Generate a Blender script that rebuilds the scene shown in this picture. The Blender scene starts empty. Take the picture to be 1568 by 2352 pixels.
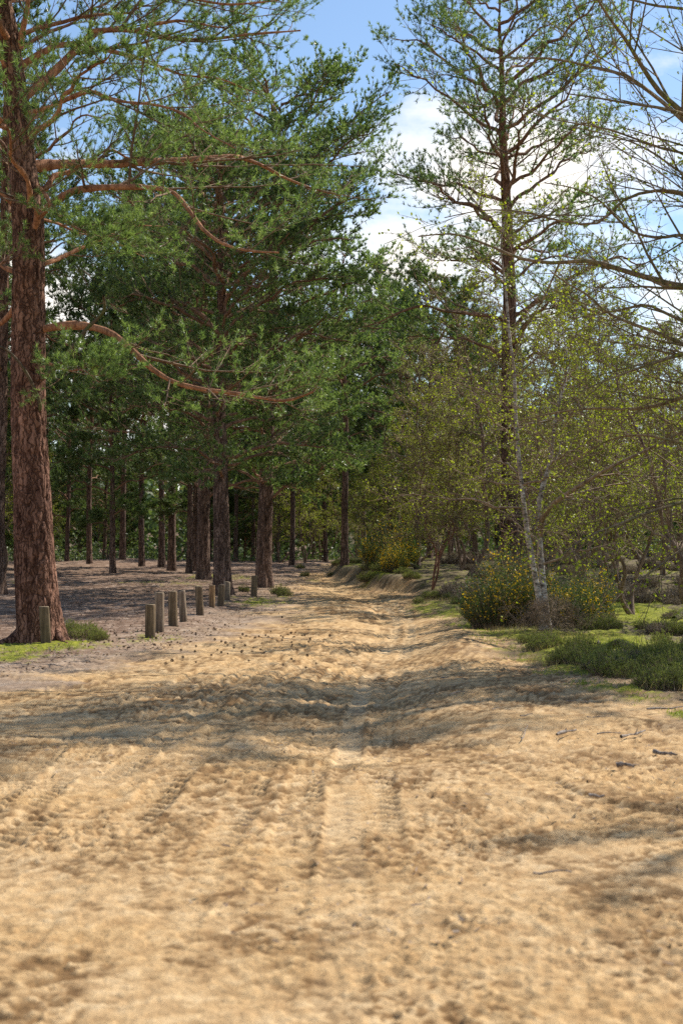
import bpy, math, numpy as np
from mathutils import Vector, Matrix
S = bpy.context.scene
COL = S.collection

# ------------------------------------------------------------------ camera, sky, sun, exposure
PITCH = math.radians(1.911); EYE = 1.5; F = 3267.0
cam = bpy.data.objects.new('camera', bpy.data.cameras.new('camera'))
COL.objects.link(cam)
cam.location = (0, 0, EYE)
cam.rotation_euler = (math.pi/2 + PITCH, 0, 0)
cam.data.sensor_fit = 'VERTICAL'; cam.data.sensor_height = 36.0; cam.data.sensor_width = 24.0
cam.data.lens = 50.0
cam.data.clip_start = 0.1; cam.data.clip_end = 3000
cam.data.dof.use_dof = True; cam.data.dof.focus_distance = 26.0; cam.data.dof.aperture_fstop = 3.0
S.camera = cam

SUN_EL = math.radians(44); SUN_AZ = math.radians(50)      # azimuth clockwise from +Y
SUN_DIR = Vector((math.cos(SUN_EL)*math.sin(SUN_AZ), math.cos(SUN_EL)*math.cos(SUN_AZ), math.sin(SUN_EL)))
world = bpy.data.worlds.new('World'); S.world = world; world.use_nodes = True
nt = world.node_tree; nt.nodes.clear()
def N(t, k, **kw):
    n = t.nodes.new(k)
    for a, b in kw.items():
        setattr(n, a, b)
    return n
out = N(nt, 'ShaderNodeOutputWorld'); bg = N(nt, 'ShaderNodeBackground')
sky = N(nt, 'ShaderNodeTexSky', sky_type='NISHITA', sun_disc=False)
sky.sun_elevation = SUN_EL; sky.sun_rotation = SUN_AZ; sky.air_density = 1.15; sky.dust_density = .35; sky.ozone_density = 3.5
bg.inputs['Strength'].default_value = 0.12
geo = N(nt, 'ShaderNodeNewGeometry')
# clouds: direction projected on a cloud plane, so they flatten towards the horizon
sep = N(nt, 'ShaderNodeSeparateXYZ'); nt.links.new(geo.outputs['Incoming'], sep.inputs[0])
neg = N(nt, 'ShaderNodeVectorMath', operation='SCALE'); neg.inputs['Scale'].default_value = -1
nt.links.new(geo.outputs['Incoming'], neg.inputs[0])
mp = N(nt, 'ShaderNodeMapping'); mp.inputs['Scale'].default_value = (3.2, 3.2, 6.0); mp.inputs['Location'].default_value = (1.9, 0.35, 0.32)
nt.links.new(neg.outputs[0], mp.inputs['Vector'])
cn = N(nt, 'ShaderNodeTexNoise'); cn.inputs['Scale'].default_value = 1.55; cn.inputs['Detail'].default_value = 9; cn.inputs['Roughness'].default_value = .58
nt.links.new(mp.outputs[0], cn.inputs['Vector'])
# less cloud high up
sep2 = N(nt, 'ShaderNodeSeparateXYZ'); nt.links.new(neg.outputs[0], sep2.inputs[0])
hi = N(nt, 'ShaderNodeMapRange'); hi.inputs['From Min'].default_value = .18; hi.inputs['From Max'].default_value = .42
hi.inputs['To Min'].default_value = .075; hi.inputs['To Max'].default_value = -.10
nt.links.new(sep2.outputs['Z'], hi.inputs['Value'])
ad = N(nt, 'ShaderNodeMath', operation='ADD'); nt.links.new(cn.outputs['Fac'], ad.inputs[0]); nt.links.new(hi.outputs[0], ad.inputs[1])
cr = N(nt, 'ShaderNodeValToRGB'); cr.color_ramp.elements[0].position = .50; cr.color_ramp.elements[1].position = .66
nt.links.new(ad.outputs[0], cr.inputs['Fac'])
mixc = N(nt, 'ShaderNodeMixRGB'); mixc.inputs['Color2'].default_value = (8.6, 8.2, 7.6, 1)
nt.links.new(cr.outputs['Color'], mixc.inputs['Fac']); nt.links.new(sky.outputs[0], mixc.inputs['Color1'])
nt.links.new(mixc.outputs[0], bg.inputs['Color']); nt.links.new(bg.outputs[0], out.inputs['Surface'])

sl = bpy.data.lights.new('sun', 'SUN'); sl.energy = 5.0; sl.angle = math.radians(.53); sl.color = (1, .94, .84)
sun = bpy.data.objects.new('sun', sl); COL.objects.link(sun)
sun.rotation_euler = SUN_DIR.to_track_quat('Z', 'Y').to_euler(); sun.location = (20, 10, 30)
S.view_settings.view_transform = 'Standard'; S.view_settings.look = 'None'; S.view_settings.gamma = 1
S.view_settings.use_curve_mapping = False; S.view_settings.exposure = 0.42
S.cycles.use_denoising = False
S.cycles.max_bounces = 6; S.cycles.transparent_max_bounces = 4
S.cycles.diffuse_bounces = 3; S.cycles.transmission_bounces = 3

# ------------------------------------------------------------------ helpers
cP, sP = math.cos(PITCH), math.sin(PITCH)
def ray(px, py):
    x = (px-784)/F; u = (1176-py)/F
    return np.array([x, cP - u*sP, sP + u*cP])      # camera basis: right x, up (0,-sP,cP), forward (0,cP,sP)
def P(px, py, Y):
    d = ray(px, py); return np.array([d[0], d[1], d[2]])*(Y/d[1]) + np.array([0, 0, EYE])

ZK = np.array([[-400, -.6], [-20, 0], [25, 0], [35, .12], [43, .33], [50, .45], [58, .68], [66, .88], [80, 1.15], [100, 1.33], [150, 1.5], [300, 2.6], [900, 6]])
def zprof(y): return np.interp(y, ZK[:, 0], ZK[:, 1])
_ys = np.linspace(3, 200, 20000)
_zs = zprof(_ys)
def Gp(px, py):
    d = ray(px, py); z = EYE + d[2]/d[1]*_ys
    i = np.argmax(z < _zs) if np.any(z < _zs) else len(_ys)-1
    Y = _ys[i]
    return np.array([d[0]/d[1]*Y, Y])

def _h(ix, iy, iz, seed):
    h = (ix*374761393 + iy*668265263 + iz*2147483647 + seed*1274126177) & 0xffffffff
    h = ((h ^ (h >> 13))*1274126177) & 0xffffffff
    h = ((h ^ (h >> 16))*2246822519) & 0xffffffff
    return ((h ^ (h >> 15)) & 0xffffff)/float(0xffffff)
def vn2(x, y, seed=0):
    ix = np.floor(x).astype(np.int64); iy = np.floor(y).astype(np.int64)
    fx = x-ix; fy = y-iy; fx = fx*fx*fx*(fx*(fx*6-15)+10); fy = fy*fy*fy*(fy*(fy*6-15)+10)
    a = _h(ix, iy, 0, seed); b = _h(ix+1, iy, 0, seed); c = _h(ix, iy+1, 0, seed); d = _h(ix+1, iy+1, 0, seed)
    return (a+(b-a)*fx)*(1-fy) + (c+(d-c)*fx)*fy
def fb2(x, y, octv, seed=0, gain=.5):
    v = 0; a = 1; t = 0
    for i in range(octv):
        c, s = math.cos(i*1.1+.4), math.sin(i*1.1+.4)
        v = v + a*vn2((x*c-y*s)*2**i, (x*s+y*c)*2**i, seed+i*17); t += a; a *= gain
    return v/t
def vn3(x, y, z, seed=0):
    ix = np.floor(x).astype(np.int64); iy = np.floor(y).astype(np.int64); iz = np.floor(z).astype(np.int64)
    fx = x-ix; fy = y-iy; fz = z-iz
    fx = fx*fx*(3-2*fx); fy = fy*fy*(3-2*fy); fz = fz*fz*(3-2*fz)
    r = 0
    for dx in (0, 1):
        for dy in (0, 1):
            for dz in (0, 1):
                r = r + _h(ix+dx, iy+dy, iz+dz, seed)*(fx if dx else 1-fx)*(fy if dy else 1-fy)*(fz if dz else 1-fz)
    return r
def sstep(a, b, x):
    t = np.clip((x-a)/(b-a), 0, 1); return t*t*(3-2*t)

def mesh_np(name, V, quads=None, tris=None, smooth=True, mats=(), qmat=None, tmat=None, attr=None):
    me = bpy.data.meshes.new(name)
    V = np.ascontiguousarray(V, np.float32).reshape(-1, 3)
    q = np.zeros((0, 4), np.int32) if quads is None else np.asarray(quads, np.int32).reshape(-1, 4)
    t = np.zeros((0, 3), np.int32) if tris is None else np.asarray(tris, np.int32).reshape(-1, 3)
    me.vertices.add(len(V)); me.vertices.foreach_set('co', V.ravel())
    me.loops.add(len(q)*4+len(t)*3); me.loops.foreach_set('vertex_index', np.concatenate([q.ravel(), t.ravel()]).astype(np.int32))
    me.polygons.add(len(q)+len(t))
    ls = np.concatenate([np.arange(len(q))*4, len(q)*4+np.arange(len(t))*3]).astype(np.int32)
    me.polygons.foreach_set('loop_start', ls)
    for m in mats: me.materials.append(m)
    if qmat is not None or tmat is not None:
        mi = np.concatenate([np.zeros(len(q), np.int32) if qmat is None else np.broadcast_to(qmat, len(q)), np.zeros(len(t), np.int32) if tmat is None else np.broadcast_to(tmat, len(t))]).astype(np.int32)
        me.polygons.foreach_set('material_index', mi)
    me.update(calc_edges=True)
    me.polygons.foreach_set('use_smooth', np.full(len(q)+len(t), bool(smooth)))
    if attr is not None:
        for an, av in attr.items():
            a = me.attributes.new(an, 'FLOAT_COLOR', 'POINT'); c = np.ones((len(V), 4), np.float32); c[:, :av.shape[1]] = av
            a.data.foreach_set('color', c.ravel())
    return me
def obj(name, me, parent=None, loc=(0, 0, 0), rz=0, kind=None):
    o = bpy.data.objects.new(name, me); COL.objects.link(o); o.location = loc; o.rotation_euler = (0, 0, rz)
    if parent is not None: o.parent = parent
    if kind: o['kind'] = kind
    return o
def thing(name, label, cat, loc=(0, 0, 0), rz=0, group=None, me=None):
    o = bpy.data.objects.new(name, me); COL.objects.link(o); o.location = loc; o.rotation_euler = (0, 0, rz)
    o['label'] = label; o['category'] = cat
    if group: o['group'] = group
    return o
def dup(root, loc, rz, sc=1.0, label=None, group=None):
    r = root.copy(); COL.objects.link(r); r.location = loc; r.rotation_euler = (0, 0, rz); r.scale = (sc, sc, sc)
    if label: r['label'] = label
    if group: r['group'] = group
    for ch in list(root.children):
        c = ch.copy(); COL.objects.link(c); c.parent = r
    return r

def nrm(v): return v/np.maximum(np.linalg.norm(v, axis=-1, keepdims=True), 1e-9)
def tubes(Pp, R, sides):
    Nn, n = Pp.shape[:2]
    T = nrm(np.gradient(Pp, axis=1))
    m = nrm(Pp[:, -1]-Pp[:, 0])
    ref = np.where(np.abs(m[:, 2:3]) < .75, np.array([[0, 0, 1.]]), np.array([[1., 0, 0]]))[:, None, :]
    A = nrm(np.cross(T, np.broadcast_to(ref, T.shape))); B = np.cross(T, A)
    th = np.arange(sides)*2*math.pi/sides
    V = Pp[:, :, None, :] + R[:, :, None, None]*(A[:, :, None, :]*np.cos(th)[None, None, :, None] + B[:, :, None, :]*np.sin(th)[None, None, :, None])
    i = np.arange(Nn)[:, None, None]*n*sides + np.arange(n-1)[None, :, None]*sides
    s = np.arange(sides)[None, None, :]; s2 = (s+1) % sides
    Q = np.stack([i+s, i+s2, i+sides+s2, i+sides+s], -1).reshape(-1, 4)
    return V.reshape(-1, 3), Q
def cones(Pp, R, bend=True):
    """finest twigs: three-sided spikes"""
    V0, Q0 = tubes(np.stack([Pp[:, 0], Pp[:, -1]], 1), np.stack([R[:, 0], R[:, 0]*.2], 1), 3)
    V0 = V0.reshape(-1, 2, 3, 3); tip = V0[:, 1].mean(1, keepdims=True); V = np.concatenate([V0[:, 0], tip], 1)
    o = np.arange(len(V))[:, None, None]*4; T_ = o+np.array([[0, 1, 3], [1, 2, 3], [2, 0, 3]])[None]
    return V.reshape(-1, 3), T_.reshape(-1, 3)
def join(parts):
    V = []; Q = []; o = 0
    for v, q in parts:
        V.append(v); Q.append(q+o); o += len(v)
    return np.concatenate(V), np.concatenate(Q)
def resample(pts, n):
    pts = np.asarray(pts, float)
    d = np.concatenate([[0], np.cumsum(np.linalg.norm(np.diff(pts, axis=0), axis=1))]); d /= d[-1]
    # catmull-like smoothing through cubic hermite
    t = np.linspace(0, 1, n); m = np.gradient(pts, d, axis=0)
    i = np.clip(np.searchsorted(d, t, 'right')-1, 0, len(d)-2); h = (d[i+1]-d[i]); u = ((t-d[i])/h)[:, None]; h = h[:, None]
    return (2*u**3-3*u**2+1)*pts[i] + (u**3-2*u**2+u)*h*m[i] + (-2*u**3+3*u**2)*pts[i+1] + (u**3-u**2)*h*m[i+1]

def children(rng, Pp, R, k, t0, t1, lr, fall, ang, up, npts, wig, curl, planar, rfac=.6, rlen=.012, lmin=.05):
    Nn, n = Pp.shape[:2]
    L = np.linalg.norm(np.diff(Pp, axis=1), axis=2).sum(1)
    t = (np.arange(k)[None]+rng.uniform(0, 1, (Nn, k)))/k*(t1-t0)+t0
    x = t*(n-1); i = np.clip(x.astype(int), 0, n-2); f = (x-i)[..., None]
    a = np.arange(Nn)[:, None]
    base = Pp[a, i]*(1-f)+Pp[a, i+1]*f
    tan = nrm(Pp[a, i+1]-Pp[a, i]); rb = R[a, i]*(1-f[..., 0])+R[a, i+1]*f[..., 0]
    e1 = np.cross(tan, np.array([0, 0, 1.])); bad = np.linalg.norm(e1, axis=-1) < .25
    e1[bad] = np.cross(tan[bad], np.array([1., .3, 0])); e1 = nrm(e1); e2 = np.cross(e1, tan)
    side = np.where((np.arange(k)[None] + rng.integers(0, 2, (Nn, 1))) % 2 == 0, 0, math.pi)
    phi = np.where(planar > 0, side + rng.normal(0, 1, (Nn, k))*(1-planar)*1.6, rng.uniform(0, 2*math.pi, (Nn, k)) )[..., None]
    an = (ang + rng.normal(0, .18, (Nn, k)))[..., None]
    d = np.cos(an)*tan + np.sin(an)*(np.cos(phi)*e1+np.sin(phi)*e2)
    d[..., 2] += up + rng.normal(0, .12, (Nn, k)); d = nrm(d)
    ln = np.maximum(L[:, None]*lr*(1-fall*t)*rng.uniform(.6, 1.3, (Nn, k)), lmin)
    s = np.linspace(0, 1, npts)
    W = np.cumsum(rng.normal(0, wig, (Nn, k, npts, 3)), axis=2); W[:, :, 0] = 0
    C = base[:, :, None] + ln[..., None, None]*(d[:, :, None]*s[:, None] + W*s[:, None]**.5*.5)
    C[..., 2] += ln[..., None]*curl*s**2
    r0 = np.minimum(rb*rfac, ln*rlen*1.6)
    Rr = r0[..., None]*(1-.72*s)
    return C.reshape(-1, npts, 3), Rr.reshape(-1, npts)
def needles(rng, Pp, k, nn, L, w, t0=.3, spread=.9, up=.35, shoot=.07):
    Nn, n = Pp.shape[:2]
    t = 1-(1-t0)*rng.uniform(0, 1, (Nn, k))**1.8; t[:, 0] = 1
    x = t*(n-1); i = np.clip(x.astype(int), 0, n-2); f = (x-i)[..., None]; a = np.arange(Nn)[:, None]
    base = Pp[a, i]*(1-f)+Pp[a, i+1]*f
    d = nrm(Pp[a, i+1]-Pp[a, i]) + rng.normal(0, .35, (Nn, k, 3)); d[..., 2] += up; d = nrm(d)
    base = base.reshape(-1, 1, 3); d = d.reshape(-1, 1, 3); M = len(base)
    b = base + d*rng.uniform(0, shoot, (M, nn, 1))
    nd = nrm(d + rng.normal(0, spread*.6, (M, nn, 3)))
    wv = nrm(np.cross(nd, rng.normal(0, 1, (M, nn, 3))))*w*.5
    ll = L*rng.uniform(.7, 1.2, (M, nn, 1))
    V = np.stack([b-wv, b+wv, b+nd*ll], 2).reshape(-1, 3)
    return V, np.arange(len(V)).reshape(-1, 3)
def leaves(rng, Pp, k, L, w, t0=.2):
    Nn, n = Pp.shape[:2]
    t = rng.uniform(t0, 1, (Nn, k)); x = t*(n-1); i = np.clip(x.astype(int), 0, n-2); f = (x-i)[..., None]; a = np.arange(Nn)[:, None]
    b = (Pp[a, i]*(1-f)+Pp[a, i+1]*f).reshape(-1, 3)
    M = len(b); d = nrm(rng.normal(0, 1, (M, 3))+np.array([0, 0, .3])); wv = nrm(np.cross(d, rng.normal(0, 1, (M, 3))))*w*.5
    ll = L*rng.uniform(.5, 1.3, (M, 1))
    V = np.stack([b, b+d*ll*.5+wv, b+d*ll, b+d*ll*.5-wv], 1).reshape(-1, 3)
    return V, np.arange(len(V)).reshape(-1, 4)

# ------------------------------------------------------------------ materials
def mat(name, rough=.8, spec=.3):
    m = bpy.data.materials.new(name); m.use_nodes = True; b = m.node_tree.nodes['Principled BSDF']
    b.inputs['Roughness'].default_value = rough; b.inputs['Specular IOR Level'].default_value = spec
    return m, m.node_tree, b
def ramp(t, fac, stops):
    r = N(t, 'ShaderNodeValToRGB'); e = r.color_ramp.elements
    while len(e) < len(stops): e.new(.5)
    for i, (p, c) in enumerate(stops): e[i].position = p; e[i].color = (*c, 1)
    t.links.new(fac, r.inputs['Fac']); return r.outputs['Color']
def noise(t, vec, sc, det=4, rough=.55, scale3=None):
    if scale3 is not None:
        m = N(t, 'ShaderNodeMapping'); m.inputs['Scale'].default_value = scale3; t.links.new(vec, m.inputs['Vector']); vec = m.outputs[0]
    n = N(t, 'ShaderNodeTexNoise'); n.inputs['Scale'].default_value = sc; n.inputs['Detail'].default_value = det; n.inputs['Roughness'].default_value = rough
    t.links.new(vec, n.inputs['Vector']); return n.outputs['Fac']
def mix(t, fac, a, b, mode='MIX'):
    m = N(t, 'ShaderNodeMixRGB', blend_type=mode)
    for s, v in ((0, fac), (1, a), (2, b)):
        if isinstance(v, (int, float)): m.inputs[s].default_value = v
        elif isinstance(v, tuple): m.inputs[s].default_value = (*v, 1)
        else: t.links.new(v, m.inputs[s])
    return m.outputs[0]
def bump(t, b, h, strength, dist):
    bp = N(t, 'ShaderNodeBump'); bp.inputs['Strength'].default_value = strength; bp.inputs['Distance'].default_value = dist
    t.links.new(h, bp.inputs['Height']); t.links.new(bp.outputs[0], b.inputs['Normal'])
def foliage(name, c1, c2, c3, trans=.35, rough=.5, scale=1.2, spec=.35):
    m, t, b = mat(name, rough, spec)
    g = N(t, 'ShaderNodeNewGeometry'); tc = N(t, 'ShaderNodeTexCoord')
    oi = N(t, 'ShaderNodeObjectInfo')
    n = noise(t, tc.outputs['Object'], scale, 3)
    a = N(t, 'ShaderNodeMath', operation='MULTIPLY_ADD'); a.inputs[1].default_value = .55; t.links.new(g.outputs['Random Per Island'], a.inputs[0])
    a2 = N(t, 'ShaderNodeMath', operation='MULTIPLY_ADD'); a2.inputs[1].default_value = .9; a2.inputs[2].default_value = -.22
    t.links.new(n, a2.inputs[0]); t.links.new(a2.outputs[0], a.inputs[2])
    c = ramp(t, a.outputs[0], [(.15, c1), (.5, c2), (.95, c3)])
    hs = N(t, 'ShaderNodeHueSaturation'); mr = N(t, 'ShaderNodeMapRange'); mr.inputs['To Min'].default_value = .8; mr.inputs['To Max'].default_value = 1.2
    t.links.new(oi.outputs['Random'], mr.inputs['Value']); t.links.new(mr.outputs[0], hs.inputs['Value']); t.links.new(c, hs.inputs['Color']); c = hs.outputs[0]
    t.links.new(c, b.inputs['Base Color'])
    tr = N(t, 'ShaderNodeBsdfTranslucent'); cc = mix(t, 1.0, c, (1.25, 1.35, .7), 'MULTIPLY'); t.links.new(cc, tr.inputs['Color'])
    ms = N(t, 'ShaderNodeMixShader'); ms.inputs[0].default_value = trans
    t.links.new(b.outputs[0], ms.inputs[1]); t.links.new(tr.outputs[0], ms.inputs[2])
    t.links.new(ms.outputs[0], t.nodes['Material Output'].inputs['Surface'])
    return m
M_NEEDLE = foliage('pine_needles', (.055, .10, .036), (.145, .215, .07), (.33, .39, .155), .48, .42, .9, .5)
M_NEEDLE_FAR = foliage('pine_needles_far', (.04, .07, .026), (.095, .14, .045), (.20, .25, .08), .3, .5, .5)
M_BLEAF = foliage('birch_leaves', (.17, .20, .02), (.30, .34, .03), (.50, .54, .05), .5, .45, 2)
M_HEATH = foliage('heather_sprigs', (.10, .115, .03), (.18, .20, .055), (.30, .30, .10), .38, .7, 2.5)
M_HEATHB = foliage('dry_heather', (.15, .11, .085), (.23, .18, .145), (.32, .26, .21), .15, .8, 2.5)
M_GORSE = foliage('gorse_spines', (.05, .085, .025), (.09, .145, .04), (.16, .22, .07), .3, .5, 2.5)
M_FLOWER = foliage('gorse_flowers', (.62, .36, .01), (.8, .5, .015), (.85, .62, .03), .3, .5, 4)
M_GRASS = foliage('moss_grass', (.10, .14, .015), (.18, .23, .02), (.32, .33, .03), .35, .6, 1.5)
M_DRYGR = foliage('dry_grass', (.22, .15, .08), (.34, .25, .14), (.45, .36, .2), .3, .7, 2)
M_LITTER = foliage('litter_flakes', (.10, .06, .04), (.2, .13, .09), (.42, .34, .26), .05, .8, 4)

def bark_mat(name, low, lowd, highc, h0, h1, sc=1.0, moss=0, plates=0):
    m, t, b = mat(name, .9, .15)
    tc = N(t, 'ShaderNodeTexCoord').outputs['Object']
    n1 = noise(t, tc, 9*sc, 6, .65, (1, 1, .22)); n2 = noise(t, tc, 1.6, 3, .5, (1, 1, .35)); n3 = noise(t, tc, 38*sc, 4, .6, (1, 1, .4))
    c_low = ramp(t, n1, [(.32, lowd), (.5, low), (.68, tuple(min(1, x*1.55) for x in low))])
    c_hi = ramp(t, n1, [(.3, tuple(x*.5 for x in highc)), (.5, highc), (.7, tuple(min(1, x*1.4) for x in highc))])
    sx = N(t, 'ShaderNodeSeparateXYZ'); t.links.new(tc, sx.inputs[0])
    mr = N(t, 'ShaderNodeMapRange'); mr.inputs['From Min'].default_value = h0; mr.inputs['From Max'].default_value = h1
    t.links.new(sx.outputs['Z'], mr.inputs['Value'])
    c = mix(t, mr.outputs[0], c_low, c_hi)
    c = mix(t, .55, c, ramp(t, n2, [(.35, (.62, .55, .5)), (.6, (1.25, 1.15, 1.05))]), 'MULTIPLY')
    c = mix(t, .5, c, ramp(t, n3, [(.3, (.55, .5, .48)), (.7, (1.3, 1.3, 1.3))]), 'MULTIPLY')
    vo = N(t, 'ShaderNodeTexVoronoi', feature='DISTANCE_TO_EDGE'); vm = N(t, 'ShaderNodeMapping'); vm.inputs['Scale'].default_value = (1, 1, .15)
    dn = N(t, 'ShaderNodeTexNoise'); dn.inputs['Scale'].default_value = 7; dn.inputs['Detail'].default_value = 4; t.links.new(tc, dn.inputs['Vector'])
    va = N(t, 'ShaderNodeVectorMath', operation='MULTIPLY_ADD'); va.inputs[1].default_value = (.22, .22, .5); t.links.new(dn.outputs['Color'], va.inputs[0]); t.links.new(tc, va.inputs[2])
    t.links.new(va.outputs[0], vm.inputs['Vector']); t.links.new(vm.outputs[0], vo.inputs['Vector']); vo.inputs['Scale'].default_value = 12*sc
    crk = ramp(t, vo.outputs['Distance'], [(.0, (.22, .16, .14)), (.09, (.8, .76, .72)), (.3, (1.15, 1.15, 1.15))])
    if plates: c = mix(t, plates, c, crk, 'MULTIPLY')
    if moss:
        mm = ramp(t, noise(t, tc, 3, 4), [(.5, (0, 0, 0)), (.62, (moss,)*3)])
        c = mix(t, mm, c, (.10, .13, .03))
    t.links.new(c, b.inputs['Base Color'])
    hh = mix(t, .35, n1, n3)
    if plates: hh = mix(t, .6, hh, ramp(t, vo.outputs['Distance'], [(0, (0, 0, 0)), (.16, (1, 1, 1))]))
    bump(t, b, hh, 1.0, .035)
    return m
M_BARK = bark_mat('pine_bark', (.19, .135, .108), (.06, .04, .032), (.22, .115, .065), 4, 14, plates=.8)
M_BARKR = bark_mat('pine_bark_near', (.22, .125, .09), (.07, .03, .02), (.2, .12, .08), 3, 11, plates=.85)
M_LIMB = bark_mat('pine_limb_bark', (.36, .19, .11), (.18, .08, .045), (.36, .19, .11), 50, 60, 1.6)
M_DEAD = bark_mat('dead_branch_bark', (.13, .11, .08), (.05, .04, .03), (.13, .11, .08), 50, 60, 1.6, .6)
M_TWIGP = bark_mat('pine_twig_bark', (.22, .16, .11), (.11, .07, .05), (.3, .2, .13), 50, 60, 2)
M_LIMBD = bark_mat('brown_limb_bark', (.24, .145, .095), (.11, .06, .04), (.17, .11, .075), 50, 60, 1.6)
M_SCRUB = bark_mat('scrub_birch_bark', (.2, .15, .115), (.08, .055, .04), (.2, .14, .11), 1.5, 4, 2)
M_TWIGB = bark_mat('birch_twig_bark', (.27, .21, .155), (.13, .09, .06), (.2, .14, .11), 50, 60, 2)
M_OAK = bark_mat('mossy_limb_bark', (.25, .19, .115), (.11, .08, .045), (.2, .155, .09), 50, 60, 2, .5)
M_RED = bark_mat('red_sapling_bark', (.2, .10, .065), (.09, .045, .03), (.2, .12, .09), 1.2, 3, 2)
m, t, b = mat('birch_bark', .6, .3)
tc = N(t, 'ShaderNodeTexCoord').outputs['Object']
c = ramp(t, noise(t, tc, 9, 5, .6, (1, 1, 3.2)), [(.38, (.07, .055, .04)), (.46, (.30, .26, .21)), (.6, (.55, .50, .43))])
c2 = ramp(t, noise(t, tc, 2.2, 4), [(.4, (1, 1, 1)), (.62, (.45, .34, .25))])
c = mix(t, .8, c, c2, 'MULTIPLY'); t.links.new(c, b.inputs['Base Color']); bump(t, b, noise(t, tc, 14, 5, .6, (1, 1, 3)), .5, .01)
M_BIRCH = m
def wood_post_mat(name, c1, c2, c3):
    m, t, b = mat(name, .85, .15); tc = N(t, 'ShaderNodeTexCoord').outputs['Object']
    n1 = noise(t, tc, 22, 6, .6, (1, 1, .08)); n2 = noise(t, tc, 5, 4, .6)
    c = ramp(t, n1, [(.3, c1), (.5, c2), (.72, c3)])
    c = mix(t, .6, c, ramp(t, n2, [(.35, (.6, .58, .5)), (.65, (1.25, 1.2, 1.15))]), 'MULTIPLY')
    sx = N(t, 'ShaderNodeSeparateXYZ'); t.links.new(tc, sx.inputs[0])
    mr = N(t, 'ShaderNodeMapRange'); mr.inputs['From Min'].default_value = .02; mr.inputs['From Max'].default_value = .22; mr.inputs['To Min'].default_value = .75; mr.inputs['To Max'].default_value = 0
    t.links.new(sx.outputs['Z'], mr.inputs['Value'])
    c = mix(t, mr.outputs[0], c, (.09, .065, .045))       # earth-stained foot
    t.links.new(c, b.inputs['Base Color']); bump(t, b, n1, .8, .012); return m
M_POST = wood_post_mat('weathered_post_wood', (.075, .055, .035), (.16, .12, .075), (.27, .20, .13))
M_POSTG = wood_post_mat('grey_post_wood', (.11, .085, .062), (.22, .17, .125), (.35, .285, .21))
M_POSTO = wood_post_mat('split_post_wood', (.13, .075, .04), (.28, .17, .09), (.55, .38, .2))
m, t, b = mat('cut_wood_end', .8, .2); tc = N(t, 'ShaderNodeTexCoord').outputs['Object']
c = ramp(t, noise(t, tc, 60, 4), [(.3, (.26, .19, .11)), (.7, (.5, .4, .27))]); t.links.new(c, b.inputs['Base Color']); M_END = m
m, t, b = mat('grey_stick_wood', .8, .2); tc = N(t, 'ShaderNodeTexCoord').outputs['Object']
c = ramp(t, noise(t, tc, 25, 4), [(.35, (.10, .08, .065)), (.65, (.36, .30, .25))]); t.links.new(c, b.inputs['Base Color']); M_STICK = m
m, t, b = mat('pine_cone_scales', .8, .2); tc = N(t, 'ShaderNodeTexCoord').outputs['Object']
c = ramp(t, noise(t, tc, 80, 3), [(.35, (.05, .03, .02)), (.65, (.17, .11, .07))]); t.links.new(c, b.inputs['Base Color']); M_CONE = m

# ------------------------------------------------------------------ ground
PE_R = np.array([Gp(*p) for p in [(1900, 1790), (1568, 1630), (1400, 1590), (1330, 1568), (1180, 1532), (1120, 1480), (1085, 1450), (980, 1408), (935, 1375), (945, 1362), (860, 1352), (820, 1342), (765, 1326), (752, 1316), (755, 1308)]])
PE_L = np.array([Gp(*p) for p in [(-900, 1700), (-300, 1600), (0, 1530), (245, 1500), (345, 1480), (450, 1440), (560, 1400), (625, 1375), (655, 1350), (668, 1335), (690, 1322), (745, 1308)]])
PE_B = np.array([Gp(*p) for p in [(-900, 1640), (-300, 1600), (100, 1570), (330, 1520), (470, 1475), (590, 1440), (665, 1405), (690, 1378), (692, 1350), (684, 1330), (700, 1318), (745, 1308)]])
def edgeB(y): return np.interp(y, PE_B[:, 1], PE_B[:, 0])
def edgeR(y): return np.interp(y, PE_R[:, 1], PE_R[:, 0])
def edgeL(y): return np.interp(y, PE_L[:, 1], PE_L[:, 0])
MOSS = []   # x, y, rx, ry, strength
def mossp(px, py, wpx, hpx, s=1.0):
    a = Gp(px, py); r = Gp(px+wpx, py); u = Gp(px, py-hpx)
    MOSS.append((a[0], a[1], abs(r[0]-a[0]), max(abs(u[1]-a[1]), .3), s))
for a in [(60, 1492, 130, 16, 1.2), (150, 1490, 90, 14, 1.1), (10, 1510, 100, 12, .9), (330, 1470, 30, 8, .9), (380, 1473, 50, 7, .5), (600, 1384, 60, 10, .9), (650, 1378, 25, 8, .6), (490, 1327, 60, 5, 1.),
          (420, 1345, 90, 6, .5), (330, 1342, 60, 4, .5), (60, 1340, 40, 5, .8), (560, 1332, 40, 6, .5), (530, 1392, 25, 5, .5),
          (980, 1395, 50, 12, .9), (1030, 1415, 60, 12, 1.0), (1080, 1435, 50, 9, .9), (1150, 1465, 70, 12, 1.0), (1230, 1520, 70, 10, 1.0), (1320, 1545, 90, 10, 1.0), (1430, 1590, 90, 10, 1.0), (1180, 1500, 60, 10, .5), (1120, 1485, 40, 8, .4),
          (1370, 1497, 130, 24, 2.0), (1450, 1425, 70, 24, 1.5), (1420, 1475, 60, 14, 1.2), (1440, 1400, 50, 20, 1.0), (1400, 1510, 120, 10, 1.1), (1500, 1390, 40, 12, .8), (1380, 1480, 50, 12, 1.),
          (1480, 1610, 80, 14, .8), (1560, 1645, 30, 7, 1.), (1350, 1580, 60, 9, .6), (1270, 1555, 60, 8, .5), (870, 1343, 40, 4, 1.2), (800, 1318, 30, 3, 1.), (720, 1335, 20, 3, .4)]:
    mossp(*a)
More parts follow.
